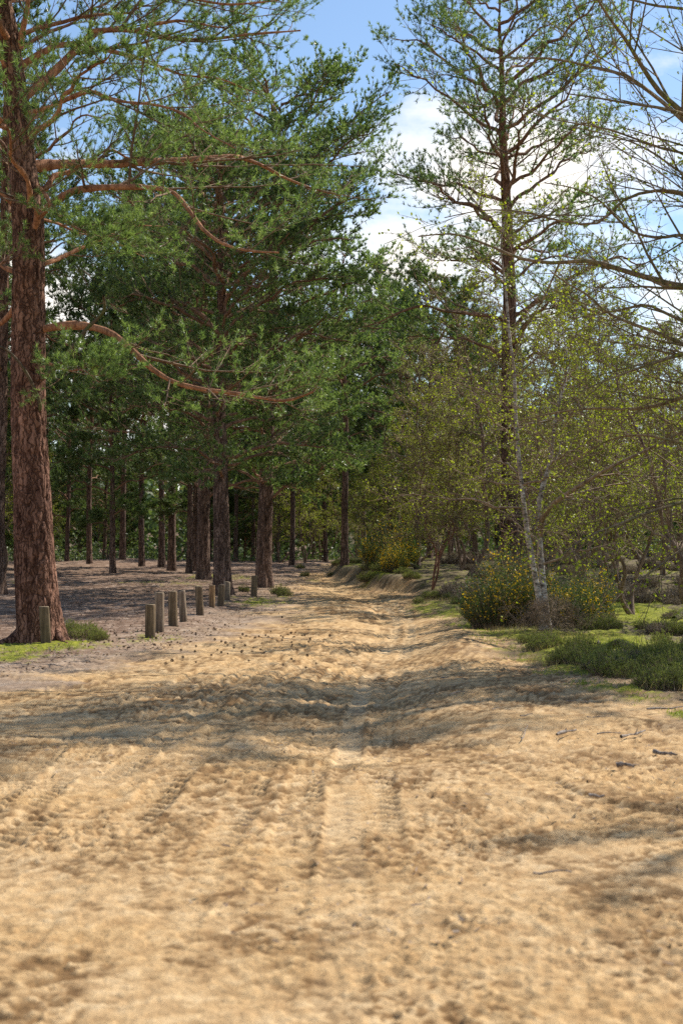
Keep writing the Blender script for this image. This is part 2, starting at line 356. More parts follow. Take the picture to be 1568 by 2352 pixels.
def trough(x, y): # wheel-worn line down the middle-right of the track
    pts = np.array([Gp(*p) for p in [(785, 2300), (785, 1900), (800, 1700), (820, 1600), (870, 1520), (905, 1460), (912, 1410), (880, 1385), (800, 1360), (745, 1340)]])
    return np.interp(y, pts[:, 1], pts[:, 0])
def Hbig(x, y):
    z = zprof(y)
    er = edgeR(y); el = edgeL(y)
    k = sstep(44, 50, y)*(1-sstep(80, 95, y))
    z = z + .50*k*sstep(-.1, .6, x-er)
    z = z + .10*sstep(0, 1.2, x-er)*sstep(14, 24, y)*(1-k)
    z = z + .06*sstep(0, 1, el-x)*sstep(20, 30, y)
    tx = trough(x, y)
    w = sstep(9, 15, y)*(1-sstep(48, 60, y))
    z = z - .13*w*np.exp(-((x-tx)/.75)**2)
    # sand hump right of the wheel line
    z = z + .12*np.exp(-((x-tx-1.3)/.6)**2)*np.exp(-((y-25)/5.)**2)
    # far left mound under the wood
    z = z + .25*np.exp(-((x+13)/4)**2-((y-86)/5)**2)
    z = z + (fb2(x*.35, y*.35, 2, 5)-.5)*.16*sstep(3, 12, y)
    z = z + 11*sstep(205, 270, np.hypot(x, y))*(y > 0)
    z = z + (fb2(x*.03, y*.03, 2, 9)-.5)*1.2*sstep(60, 200, np.hypot(x, y-30))
    return z
def Hpt(x, y): return float(Hbig(np.array([float(x)]), np.array([float(y)]))[0])
# tyre tracks: polylines in the ground plane, width, depth, tread pitch
TR = []
def track(pix, w, depth, pitch, n=80, tread=.010):
    q = np.array([Gp(*p) for p in pix]); d = np.concatenate([[0], np.cumsum(np.linalg.norm(np.diff(q, axis=0), axis=1))])
    t = np.linspace(0, d[-1], 140); c = np.stack([np.interp(t, d, q[:, 0]), np.interp(t, d, q[:, 1])], 1)
    for _ in range(30): c[1:-1] = .5*c[1:-1]+.25*(c[:-2]+c[2:])
    TR.append((c, w, depth, pitch, tread))
track([(770, 2600), (788, 2150), (786, 1900), (795, 1750), (812, 1620), (850, 1530), (895, 1465), (914, 1415), (885, 1386)], .21, .012, .16, tread=.004)
track([(640, 2100), (680, 1900), (705, 1790), (730, 1690), (765, 1600), (820, 1520), (868, 1455), (880, 1420), (850, 1380)], .24, .015, .16)
track([(900, 2200), (870, 1900), (860, 1750), (880, 1600), (925, 1500), (945, 1440), (935, 1400), (900, 1380)], .245, .013, .16)
track([(-300, 2200), (-40, 1960), (100, 1850), (230, 1790), (330, 1745), (430, 1660), (540, 1570), (700, 1490), (780, 1440)], .26, .018, .16)
track([(-100, 2300), (90, 2080), (230, 1960), (360, 1830), (430, 1760), (500, 1680), (590, 1600), (740, 1500), (820, 1440)], .26, .017, .16)
track([(-200, 2050), (0, 1830), (110, 1740), (180, 1680), (260, 1620), (420, 1560), (560, 1510), (700, 1450)], .24, .012, .16)
track([(-100, 2000), (60, 1850), (160, 1760), (240, 1700), (330, 1640), (460, 1580), (620, 1520), (740, 1470)], .24, .012, .16)
track([(380, 2150), (500, 1950), (560, 1850), (600, 1760), (640, 1680), (700, 1600), (780, 1520), (850, 1450)], .22, .014, .16)
track([(1900, 1960), (1500, 1880), (1290, 1840), (1250, 1810), (1190, 1770), (1110, 1748), (1000, 1738), (880, 1736), (700, 1760)], .26, .018, .16)
track([(1900, 1900), (1500, 1850), (1250, 1815), (1080, 1795), (900, 1790), (780, 1760), (600, 1800)], .16, .012, .16, tread=.003)
track([(-100, 2200), (60, 2060), (200, 1940), (360, 1880), (520, 1800), (640, 1740), (800, 1640)], .2, .012, .16)

def build_ground():
    ys = [3.0]
    while ys[-1] < 150: 
        y = ys[-1]; ys.append(y + min(max(y*y/2130*1.0, .014), .0088*y + .0))
    ys = np.array(ys)
    pre = np.concatenate([-np.geomspace(400, 3, 30), np.linspace(-2.5, 2.9, 28)])
    post = np.geomspace(153, 1500, 50)
    Ys = np.concatenate([pre, ys, post])
    core = np.linspace(-.26, .26, 285)
    sp = core[1]-core[0]
    side = [.262]
    st = sp
    while side[-1] < .9: st *= 1.06; side.append(side[-1]+st)
    side = np.array(side[1:])
    U = np.concatenate([-side[::-1], core, side])
    far = np.geomspace(1.0, 60, 26)                         # columns reaching out to the horizon
    U = np.concatenate([-far[::-1], U, far])
    Yw = np.maximum(np.abs(Ys), 3.0); Yw = np.where(Ys < 3, np.maximum(3.0, -Ys*.5+3), Yw)
    Yw = np.where(Yw > 60, 60+(Yw-60)*.55, Yw)
    X = U[None, :]*Yw[:, None]
    X = np.where(np.abs(U)[None, :] > .95, np.sign(U)[None, :]*(np.abs(X)+np.abs(U)[None, :]*12), X)
    Y = np.broadcast_to(Ys[:, None], X.shape).copy()
    x = X.ravel(); y = Y.ravel()
    z = Hbig(x, y)
    er = edgeR(y); el = edgeL(y)
    nb = fb2(x*.7, y*.7, 4, 21)-.5; nb2 = fb2(x*2.5, y*2.5, 3, 23)-.5
    right = sstep(-.25, .5, x-er + nb*1.6 + nb2*.8)
    left = sstep(-.9, 1.6, el-x + nb*2.4 + nb2*1.2)*sstep(12, 19, y + nb*6)
    far_ = sstep(88, 96, y)
    litter = np.clip(np.maximum(np.maximum(right, left), far_), 0, 1)
    moss = np.zeros_like(x)
    for (mx, my, rx, ry, s) in MOSS:
        d = ((x-mx)/rx)**2+((y-my)/ry)**2
        moss = np.maximum(moss, s*np.exp(-d*.9))
    n4 = fb2(x*3.5, y*3.5, 3, 31); n5 = fb2(x*14, y*14, 2, 33)
    rbase = right*(y < 100)*.40*sstep(0, 1.2, x-er)
    mm = np.clip((moss+rbase) + (n4-.5)*1.3 + (n5-.5)*.9 - .5, 0, .4)/.4*.9
    moss_m = mm*sstep(.05, .25, moss+rbase)
    # ---- relief
    sand = 1-litter
    amp = np.interp(y, [3, 5, 8, 20, 60, 150], [.6, .7, 1.0, 1., 1.3, 2])
    churn = sstep(.42, .62, fb2(x*.45+7, y*.45, 3, 41))
    cl = [(1000, 1835, 130, 18), (620, 1830, 60, 12), (900, 1800, 90, 15), (60, 1790, 200, 20), (1100, 1870, 120, 20), (900, 2010, 260, 30), (1400, 1760, 150, 30), (1200, 1600, 200, 20), (1450, 1680, 160, 20)]
    for (px, py, w, h) in cl:
        a = Gp(px, py); r = Gp(px+w, py); u = Gp(px, py-h)
        churn = np.maximum(churn, 1.2*np.exp(-((x-a[0])/(r[0]-a[0]))**2-((y-a[1])/(u[1]-a[1]))**2))
    churn = np.clip(churn, 0, 1.2)
    tr_dist = np.full_like(x, 9.); rut = np.zeros_like(x); tread = np.zeros_like(x); tin = np.zeros_like(x); cream = np.zeros_like(x)
    act = np.where((y > 4) & (y < 60) & (np.abs(x) < 9))[0]
    for (pts, w, dep, pitch, ta) in TR:
        seg = np.diff(pts, axis=0); sl_ = np.concatenate([[0], np.cumsum(np.linalg.norm(seg, axis=1))])
        lo = pts.min(0)-w*1.5; hi_ = pts.max(0)+w*1.5
        a = act[(x[act] > lo[0]) & (x[act] < hi_[0]) & (y[act] > lo[1]) & (y[act] < hi_[1])]
        best = np.full(len(a), 1e9); bs = np.zeros(len(a)); bl = np.zeros(len(a))
        for i in range(len(seg)):
            L = np.linalg.norm(seg[i])+1e-9; dx = x[a]-pts[i, 0]; dy = y[a]-pts[i, 1]
            tt = np.clip((dx*seg[i, 0]+dy*seg[i, 1])/L/L, 0, 1)
            qx = dx-tt*seg[i, 0]; qy = dy-tt*seg[i, 1]; d = np.hypot(qx, qy)
            lat = (seg[i, 0]*dy-seg[i, 1]*dx)/L
            m_ = d < best; best[m_] = d[m_]; bs[m_] = (sl_[i]+tt*L)[m_]; bl[m_] = lat[m_]
        fadeq = sstep(.34, .56, fb2(x[a]*.9, y[a]*.9, 2, int(w*1000)+len(a)%50)+.08)*(.25+.75*sstep(6.5, 9, y[a]))
        inside = (1-sstep(w*.42, w*.55, best))*fadeq
        edge = np.exp(-((best-w*.62)/(w*.14))**2)*fadeq
        s_ = bs/pitch + np.abs(bl)/w*1.6
        tp = np.clip(np.sin(s_*2*math.pi)*2, -1, 1)*(1-.4*np.exp(-(bl/.02)**2))
        rut[a] = rut[a]*(1-inside) - dep*1.1*inside + edge*dep*.45
        tread[a] = tread[a]*(1-inside)+ta*tp*inside
        tin[a] = np.maximum(tin[a], inside)
        if w in (.21, .245): cream[a] = np.maximum(cream[a], inside*(1 if w == .21 else sstep(17, 24, y[a]))*(.35+.65*vn2(x[a]*5, y[a]*2, 3)))
    n1 = fb2(x*1.5, y*1.5, 2, 51)-.5; n2 = fb2(x*4.5, y*4.5, 2, 53)-.5
    n3 = fb2(x*13, y*13, 2, 55); n6 = fb2(x*27, y*27, 2, 57)
    rid = 1-np.abs(2*n3-1)
    pf = fb2(x*10.5, y*10.5, 3, 61, .6); pits = -sstep(.53, .64, pf)*.016*sand*(.5+sstep(.4, .6, fb2(x*.9, y*.9, 2, 66)))                      # hoof and foot prints
    pitr = sstep(.46, .54, pf)*.004
    fleck = sstep(.54, .64, fb2(x*25, y*25, 2, 93, .6))*(.35+.65*sstep(.4, .55, fb2(x*1.3, y*1.3, 2, 94)))*(1-tin)*(1-sstep(14, 30, y)*.6)
    dz = (n1*.042 + n2*.014)*amp
    dz = dz + sand*(1-.85*tin)*((rid-.6)*.014*(.4+churn)+ (n6-.5)*.023*(.45+churn) + pits*(.9+.1*churn) + pitr)*amp
    # pock marks and kicked-up clods
    clod = sstep(.66, .80, n6)*sstep(.45, .7, n3)
    dz = dz + sand*(1-tin)*clod*.012*(.3+churn)*amp
    dz = dz - fleck*sand*.008 + (rut*1.35 + tread*2.0*(.35+.65*sstep(6, 9, y)))*sand
    dz = dz + litter*((n3-.5)*.03 + (n6-.5)*.03)*amp + moss_m*.025
    dz = dz*(1-sstep(120, 200, np.hypot(x, y)))
    z = z + dz
    patch = sstep(.40, .62, fb2(x*1.7, y*1.2, 3, 88))
    hmask = np.clip(.95*fleck - tread*55*(y > 6.5)*(y < 26) + (.15+.95*patch)*(churn*.40*(1-tin) + (.5-n3)*1.5 - pits*38 + (.5-n6)*1.4 + .12) + .12*patch - .05, 0, 1)   # damp sand where the crust is broken; darker too in pits, flecks, tread grooves
    V = np.stack([x, y, z], 1)
    ny, nx = X.shape
    i = (np.arange(ny-1)[:, None]*nx+np.arange(nx-1)[None]); Q = np.stack([i, i+1, i+1+nx, i+nx], -1).reshape(-1, 4)
    att = np.stack([litter, moss_m, hmask], 1).astype(np.float32)
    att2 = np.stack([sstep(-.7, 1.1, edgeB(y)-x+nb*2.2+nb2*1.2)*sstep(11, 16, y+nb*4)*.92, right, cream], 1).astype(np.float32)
    m, t, b = mat('ground_surface', .95, .1)
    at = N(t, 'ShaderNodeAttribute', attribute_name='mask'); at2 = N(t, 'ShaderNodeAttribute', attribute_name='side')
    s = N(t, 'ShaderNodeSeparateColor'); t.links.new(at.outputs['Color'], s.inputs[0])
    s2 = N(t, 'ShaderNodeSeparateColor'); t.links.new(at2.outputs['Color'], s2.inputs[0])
    tc = N(t, 'ShaderNodeTexCoord').outputs['Object']
    nA = noise(t, tc, .8, 5, .6); nB = noise(t, tc, 7, 5, .65); nC = noise(t, tc, 60, 4, .7); nD = noise(t, tc, 2.6, 6, .7)
    sandc = ramp(t, nB, [(.3, (.43, .275, .135)), (.5, (.56, .385, .20)), (.7, (.70, .52, .30))])
    sandc = mix(t, .8, sandc, ramp(t, nA, [(.35, (.98, .90, .78)), (.65, (1.05, 1.05, 1.08))]), 'MULTIPLY')
    sandc = mix(t, .5, sandc, ramp(t, nC, [(.3, (.72, .68, .62)), (.7, (1.22, 1.22, 1.22))]), 'MULTIPLY')
    sandc = mix(t, s.outputs[2], sandc, ramp(t, nB, [(.3, (.17, .092, .038)), (.7, (.30, .18, .08))]))
    sandc = mix(t, mix(t, 1.0, s2.outputs[2], (.28, .28, .28), 'MULTIPLY'), sandc, (.72, .57, .36))
    sandc = mix(t, s2.outputs[0], sandc, ramp(t, nD, [(.3, (.21, .14, .095)), (.5, (.33, .24, .17)), (.7, (.48, .38, .29))]))  # left verge: grey-brown dirty sand, with half-shade painted into the colour
    lit = ramp(t, nD, [(.3, (.10, .06, .04)), (.48, (.20, .13, .09)), (.6, (.33, .24, .18)), (.72, (.50, .40, .32))])
    lit = mix(t, .6, lit, ramp(t, nC, [(.3, (.45, .42, .4)), (.7, (1.45, 1.4, 1.35))]), 'MULTIPLY')
    litr = ramp(t, nD, [(.3, (.07, .055, .03)), (.5, (.13, .10, .055)), (.68, (.24, .19, .12))])
    lit = mix(t, s2.outputs[1], lit, litr)
    c = mix(t, s.outputs[0], sandc, lit)
    mo = ramp(t, noise(t, tc, 9, 5, .7), [(.32, (.08, .085, .018)), (.5, (.21, .23, .02)), (.7, (.42, .41, .04))])
    c = mix(t, s.outputs[1], c, mo)
    t.links.new(c, b.inputs['Base Color'])
    hh = mix(t, .5, nB, nC); bump(t, b, hh, .9, .03)
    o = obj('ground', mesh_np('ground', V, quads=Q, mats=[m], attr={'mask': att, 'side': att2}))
    o['kind'] = 'structure'
    return o
build_ground()

# ------------------------------------------------------------------ pines
def auto_limbs(rng, trunk, n, z0, rad, prof=None, el0=.05, el1=.8, skip=None):
    """limbs spiralling up the trunk; returns list of (12,3) polylines and radii"""
    tz = trunk[:, 2]; out = []; ztop = tz[-1]
    for i in range(n):
        f = (i+rng.uniform(0, 1))/n; z = z0+(ztop-z0)*f**.9*.985
        az = i*2.399+rng.uniform(-.4, .4)
        if skip is not None and skip(z, az): continue
        L = rad*(prof(f) if prof else (.55+.9*f if f < .4 else .91*(1-f)**.6*1.25+.12))*rng.uniform(.75, 1.2)
        b = np.array([np.interp(z, tz, trunk[:, 0]), np.interp(z, tz, trunk[:, 1]), z])
        el = el0+(el1-el0)*f+rng.uniform(-.15, .2)
        d = np.array([math.cos(az)*math.cos(el), math.sin(az)*math.cos(el), math.sin(el)])
        s = np.linspace(0, 1, 12); w = np.cumsum(rng.normal(0, .022, (12, 3)), axis=0); w[0] = 0
        p = b+L*(d*s[:, None]+w); p[:, 2] += L*(.16*np.sin(s*3.1)*(1-f) + .10*s**2 - .05*s)
        out.append((p, (.014*L+.012)*(1-.8*s)))
    return out
def trunk_path(rng, H, n=16, lean=(0, 0), wob=.12):
    s = np.linspace(0, 1, n); w = np.cumsum(rng.normal(0, wob/3, (n, 2)), axis=0); w -= w[0]
    return np.stack([lean[0]*s*H+w[:, 0]*s**.5, lean[1]*s*H+w[:, 1]*s**.5, s*H], 1)
def fine_trunk(path, rad, rows, sides, amp, seed, flare=.35):
    """trunk surface with ridged plates of bark"""
    p = resample(path, rows); p[:, 2] = np.maximum.accumulate(p[:, 2])
    r = np.interp(np.linspace(0, 1, rows), np.linspace(0, 1, len(rad)), rad)
    th = np.arange(sides)*2*math.pi/sides
    z = p[:, 2][:, None]-p[0, 2]; T = np.broadcast_to(th[None], (rows, sides))
    R = np.broadcast_to(r[:, None], T.shape).copy()
    lob = .5+.5*np.cos(T*5+1.3*np.sin(T*2+seed))
    R = R*(1+flare*np.exp(-z/.28)*(.35+1.0*lob)+.10*np.exp(-z/1.2)*lob)
    cx = np.cos(T)*R; cy = np.sin(T)*R; Z = z+0*T
    warp = vn3(cx*5, cy*5, Z*1.1, seed+5)*2.0
    a = vn3(cx*13+warp, cy*13+warp, Z*3.4, seed); b2 = vn3(cx*26, cy*26+warp, Z*9, seed+3); c2 = vn3(cx*60, cy*60, Z*20, seed+4)
    rid = np.clip(np.abs(2*a-1)*3.2, 0, 1)*.75 + np.clip(np.abs(2*b2-1)*3, 0, 1)*.25
    R = R + amp*(rid-.7) + amp*.25*(c2-.5)
    V = np.stack([p[:, 0][:, None]+np.cos(T)*R, p[:, 1][:, None]+np.sin(T)*R, p[:, 2][:, None]+0*T], -1)
    V[0, :, 2] -= .25
    i = np.arange(rows-1)[:, None]*sides; s = np.arange(sides)[None]; s2 = (s+1) % sides
    Q = np.stack([i+s, i+s2, i+sides+s2, i+sides+s], -1).reshape(-1, 4)
    return V.reshape(-1, 3), Q
def grow_pine(name, label, loc, path, rad, limbs, seed, k2=8, k3=6, tuft=5, nn=9, nl=.085, nw=.011, fine=None, group=None, planar=.75, keep=99, needle=None, limbmat=None, barkm=None, extra_dead=()):
    rng = np.random.default_rng(seed)
    root = thing(name, label, 'pine tree', loc, 0, group)
    if fine: V, Q = fine_trunk(path, rad, fine[0], fine[1], fine[2], seed)
    else:
        p = resample(path, 28); r = np.interp(np.linspace(0, 1, 28), np.linspace(0, 1, len(rad)), rad)
        V, Q = fine_trunk(path, rad, 60, 16, .022, seed)
    obj('trunk', mesh_np('trunk', V, quads=Q, mats=[barkm or M_BARK]), root)
    LP = np.stack([l[0] for l in limbs]); LR = np.stack([l[1] for l in limbs])
    rr = [np.linalg.norm(np.diff(l, axis=0), axis=1).sum() for l in LP]
    rest = []
    for i in range(len(limbs)):
        if i < keep:
            pp = resample(LP[i], 30); rad_ = np.interp(np.linspace(0, 1, 30), np.linspace(0, 1, 12), LR[i])
            rad_ = rad_*(1+.12*rng.normal(0, 1, 30)); v, q = tubes(pp[None], rad_[None], 9)
            obj('branch', mesh_np('branch', v, quads=q, mats=[limbmat or M_LIMBD]), root)
        else: rest.append(i)
    if rest:
        v, q = tubes(LP[rest], LR[rest], 6)
        obj('branches', mesh_np('branches', v, quads=q, mats=[limbmat or M_LIMBD]), root, kind='stuff')
    P2, R2 = children(rng, LP, LR, k2, .22, 1, .42, .45, .85, .12, 5, .05, .12, planar, .62, .012, .35)
    P2b, R2b = children(rng, LP, LR, max(2, k2//3), .5, 1, .25, .3, .6, .3, 5, .05, .2, 0, .62, .012, .3)
    P2 = np.concatenate([P2, P2b]); R2 = np.concatenate([R2, R2b])
    P3, R3 = children(rng, P2, R2, k3, .2, 1, .42, .3, .8, .22, 3, .06, .2, .6, .62, .012, .16)
    v, q = tubes(P2, np.maximum(R2, .005), 3); cv, ct = cones(P3, np.maximum(R3, .005))
    obj('twigs', mesh_np('twigs', np.concatenate([v, cv]), quads=q, tris=ct+len(v), mats=[M_TWIGP]), root, kind='stuff')
    v, t_ = needles(rng, P3, tuft, nn, nl, nw, .15)
    v2, t2 = needles(rng, P2, max(2, tuft//2), nn, nl, nw, .6)
    V = np.concatenate([v, v2]); T_ = np.concatenate([t_, t2+len(v)])
    obj('crown', mesh_np('crown', V, tris=T_, smooth=False, mats=[needle or M_NEEDLE]), root, kind='stuff')
    return root

# --- big left pine
Y0 = 24.6; gz = Hpt(-5.2, Y0)
base = np.array([P(97, 1462, Y0)[0], Y0, gz])
tp = [(97, 1462), (80, 1300), (75, 1150), (66, 950), (66, 700), (64, 500), (52, 380), (35, 200), (15, 50), (-10, -80), (-20, -260), (10, -480)]
path = np.array([P(a, b_, Y0) for a, b_ in tp]) - base; path[0, 2] = -.15
trad = np.array([w*Y0/F/2 for w in (100, 90, 84, 78, 74, 71, 62, 52, 44, 36, 24, 10)])
# even arc-length parameter for the radii
zz = path[:, 2]; pr = resample(path, 60); trad60 = np.interp(np.linspace(zz[0], zz[-1], 60), zz, trad)
def px_limb(pts, wpx, Yd, Yb=Y0, bs=None, w1=.18):
    n = len(pts); q = np.array([P(a, b_, Yb + Yd*(i/(n-1))**1.2) for i, (a, b_) in enumerate(pts)]) - (base if bs is None else bs)
    s = np.linspace(0, 1, 12); return resample(q, 12), wpx*Yb/F/2*(1-(1-w1)*s**.8)
L = [px_limb([(60, 385), (100, 392), (130, 375), (200, 376), (300, 376), (360, 370), (430, 368), (500, 362), (565, 362), (610, 385), (680, 420), (780, 450)], 27, 3.0),
     px_limb([(75, 510), (100, 488), (140, 450), (200, 434), (270, 430), (330, 430), (395, 440), (440, 490), (480, 540), (540, 570), (640, 580)], 21, -2.5),
     px_limb([(80, 605), (110, 603), (160, 582), (240, 545), (300, 520), (380, 520)], 14, 2.5),
     px_limb([(80, 760), (130, 750), (200, 749), (260, 768), (310, 810), (360, 855), (420, 885), (500, 898), (570, 908), (650, 921), (720, 900)], 22, -1.5),
     px_limb([(40, 235), (80, 205), (130, 160), (185, 105), (235, 72), (300, 68), (370, 85), (450, 92), (560, 80), (690, 70)], 24, 2.5),
     px_limb([(190, 110), (240, 115), (290, 126), (360, 150), (420, 172), (500, 180), (590, 215)], 12, 1.5),
     px_limb([(45, 110), (55, 60), (65, 0), (60, -90), (110, -200)], 18, -1.0),
     px_limb([(60, 260), (120, 245), (200, 210), (270, 232), (350, 240), (420, 260), (460, 295), (540, 340)], 13, -2.5),
     px_limb([(75, 420), (100, 440), (125, 480), (170, 520), (220, 540), (270, 560)], 11, -2),
     px_limb([(80, 500), (130, 512), (180, 535), (240, 545), (330, 590)], 9, 3),
     px_limb([(85, 820), (150, 850), (190, 850), (230, 880)], 7, -2),
     px_limb([(40, 700), (0, 745), (-60, 740), (-160, 700), (-280, 720)], 14, 1.5),
     px_limb([(40, 480), (0, 440), (-80, 430), (-200, 380), (-330, 370)], 16, -1.0),
     px_limb([(30, 300), (-40, 270), (-150, 220), (-300, 200)], 15, 2.0),
     px_limb([(40, 560), (10, 600), (-50, 620), (-150, 600)], 9, -2.5),
     px_limb([(20, 100), (-50, 60), (-200, -20), (-340, -60)], 16, -1.0),
     px_limb([(0, 0), (100, -40), (220, -50), (380, -20), (520, 10), (640, 0)], 18, -2.0),
     px_limb([(-10, -80), (80, -150), (250, -190), (420, -160), (560, -130)], 15, 2.0)]
rng = np.random.default_rng(3)
L += auto_limbs(rng, path, 16, 5.0, 3.4, lambda f: 1.0-.25*f, .1, .6, skip=lambda z, az: abs(math.cos(az)) > .9 and z < 9)
L += auto_limbs(rng, path, 14, 9.5, 3.6, lambda f: 1.1-.6*f, .15, .9)
left = grow_pine('pine_tree', 'huge foreground pine at the left edge with thick reddish trunk and long bare limbs', tuple(base), pr, trad60, L, 11, k2=10, k3=8, tuft=8, nn=10, nl=.088, nw=.0105, fine=(400, 120, .035), keep=24, barkm=M_BARKR, limbmat=M_LIMB)
for pts, w, yd in [([(85, 875), (108, 862), (150, 820), (200, 755), (240, 712), (238, 680)], 14, -1.5), ([(60, 960), (92, 940), (78, 890), (50, 840), (10, 800), (-40, 790)], 11, -1.2), ([(318, 362), (350, 310), (390, 280), (420, 268)], 5, 1.8), ([(448, 345), (445, 315), (437, 280)], 5, 2.0), ([(70, 470), (40, 455), (0, 440)], 8, -1)]:
    lp, lr = px_limb(pts, w, yd, w1=.4); v, q = tubes(resample(lp, 24)[None], np.interp(np.linspace(0, 1, 24), np.linspace(0, 1, 12), lr)[None], 8)
    o = obj('dead_branch', mesh_np('dead_branch', v, quads=q, mats=[M_DEAD]), left)
# surface roots
for pts, w in [([(60, 1440), (30, 1462), (-10, 1478), (-60, 1492)], 34), ([(130, 1440), (152, 1455), (172, 1462)], 18), ([(75, 1455), (50, 1474), (20, 1486)], 16), ([(-20, 1478), (-60, 1480), (-110, 1480)], 16)]:
    q3 = []
    for i, (a, b_) in enumerate(pts):
        g = Gp(a, b_+6); g = np.array([P(a, b_, Y0)[0], Y0 - i*.25 - .1]); q3.append([g[0], g[1], Hpt(g[0], g[1]) + (.22 if i == 0 else .06-.03*i)])
    pth = resample(np.array(q3)-base, 16); r = w*Y0/F/2*(1-.75*np.linspace(0, 1, 16)); v, q = tubes(pth[None], r[None], 12)
    v = v + (vn3(v[:, 0]*12, v[:, 1]*12, v[:, 2]*12, 7)-.5)[:, None]*.04
    obj('root', mesh_np('root', v, quads=q, mats=[M_BARKR]), left)

def mid_pine(label, px, Yd, wpx, top_py, cb, rad, seed, nl=26, lean=(0, 0), k2=8, k3=6, tuft=5, keep=10, group=None, prof=None, nn=6, nlen=.128, nw=.034, needle=None, el0=.0, H=None, fine=True, el1=.5):
    rng = np.random.default_rng(seed)
    x = (px-784)/F*Yd; g = Hpt(x, Yd); Hh = H or (P(px, top_py, Yd)[2]-g)
    path = trunk_path(rng, Hh, 16, lean); r0 = wpx*Yd/F/2
    s = np.linspace(0, 1, 30); rad_ = r0*(1.0-.55*s-.42*s**3)
    L = auto_limbs(rng, path, nl, cb, rad, prof, el0, el1)
    L.sort(key=lambda l: -l[1][0])
    return grow_pine('pine_tree', label, (x, Yd, g), path, rad_, L, seed, k2=k2, k3=k3, tuft=tuft, nn=nn, nl=nlen, nw=nw, keep=keep, group=group, needle=needle, fine=(170, 48, .03) if fine else None)
bushyB = lambda f: .7+2.3*f if f < .15 else 1.05 if f < .5 else 1.05-.25*((f-.5)/.5)**2
bushy = lambda f: .6+2.2*f if f < .15 else .85+.2*f if f < .75 else 1.0-.62*((f-.75)/.25)**1.8
mA = mid_pine('sturdy pine behind the ninth post with dark trunk in the verge', 512, 43, 40, 370, 2.9, 4.2, 21, 50, (-.005, 0), 10, 7, 5, prof=bushy, keep=14)
mB = mid_pine('tall straight pine right beside the last lone post', 605, 50, 36, 230, 3.0, 4.0, 22, 64, (.022, 0), 10, 7, 5, prof=bushyB, keep=14)
mC = mid_pine('stout reddish pine standing just left behind the pine of the post row', 467, 57, 30, 340, 3.2, 4.8, 23, 50, (0, 0), 7, 5, 5, prof=bushy)
mD = mid_pine('tall slim pine right of the path with sparse open crown against the sky', 1172, 47, 42, -40, 7.0, 4.6, 24, 44, (-.008, 0), 9, 7, 5, nw=.024, nlen=.13, prof=lambda f: 1.0-.15*f if f < .8 else .88-2.0*(f-.8), keep=14, el0=.02, el1=.6)
mE = mid_pine('dark pine cut off by the left edge beyond the big trunk', -4, 44, 34, -100, 5.5, 4.2, 25, 28, (0, 0), 7, 5, 4, prof=bushy)
mF = mid_pine('slender pine on the small bank in the bend of the path', 791, 63, 17, 560, 5.5, 3.0, 26, 26, (-.012, 0), 8, 6, 4, prof=bushy, fine=False)

def at0(px, Yd): x = (px-784)/F*Yd; return (x, Yd, Hpt(x, Yd))
# --- background pines: three models, copied
def bg_model(seed, H, cb, rad, r0, nl):
    rng = np.random.default_rng(seed)
    path = trunk_path(rng, H, 14, (rng.uniform(-.02, .02), 0)); s = np.linspace(0, 1, 20)
    L = auto_limbs(rng, path, nl, cb, rad, bushy, .0)
    return path, r0*(1-.6*s-.36*s**3), L
models = []
for i, (H, cb, rad, r0, nl) in enumerate([(17, 4.4, 3.6, .16, 26), (13.5, 2.0, 3.2, .15, 28), (19, 6.0, 3.8, .18, 26)]):
    pth, r_, L_ = bg_model(50+i, H, cb, rad, r0, nl)
    models.append((pth, r_, L_, 50+i))
BG = [(206, 80, 0), (154, 92, 1), (282, 84, 2), (326, 76, 0), (372, 74, 2), (395, 69, 2), (435, 65, 0), (447, 67, 1), (541, 95, 0), (671, 80, 0), (748, 97, 1), (858, 104, 0), (836, 118, 2), (60, 70, 2), (105, 100, 0), (240, 104, 1),
      (-60, 62, 0), (-140, 80, 2), (-30, 95, 1), (260, 64, 1)]
rng = np.random.default_rng(77)
for k in range(56):
    BG.append((rng.uniform(-400, 900), rng.uniform(98, 165), int(rng.integers(0, 3))))
for k in range(12): BG.append((rng.uniform(-500, -60), rng.uniform(50, 100), int(rng.integers(0, 3))))
for px, Yd, k in [(930, 86, 1), (985, 74, 1), (1035, 92, 0), (1090, 84, 1), (1140, 110, 0), (880, 98, 2), (1210, 100, 1), (1290, 120, 1), (1370, 105, 1), (1450, 128, 1), (1530, 112, 1), (1600, 100, 0), (1700, 90, 1), (1800, 110, 2), (1010, 130, 2), (1080, 140, 0), (1250, 150, 1), (1330, 145, 0), (1500, 150, 1), (1900, 120, 0), (2050, 100, 2)]:
    BG.append((px, Yd, k))
protos = [None]*3
BGL = ['slim dark trunk in the clearing midway between the huge left pine and the posts', 'thin background pine just right of the huge left pine', 'background pine in the wood above the gap left of the first row post', 'leaning background pine above the nearest row post', 'dark background pine above the brown cracked post', 'thick dark background pine above the pale grey post',
 'dark pine left of the stout reddish one at the wood edge', 'slimmer pine touching the stout reddish one', 'background pine seen between the two big trunks by the last posts', 'pine trunk standing alone just right of the tall straight pine', 'thin pine left of the one on the small bank', 'thin far pine behind the gorse in the bend', 'faint far trunk right of the pine on the small bank']
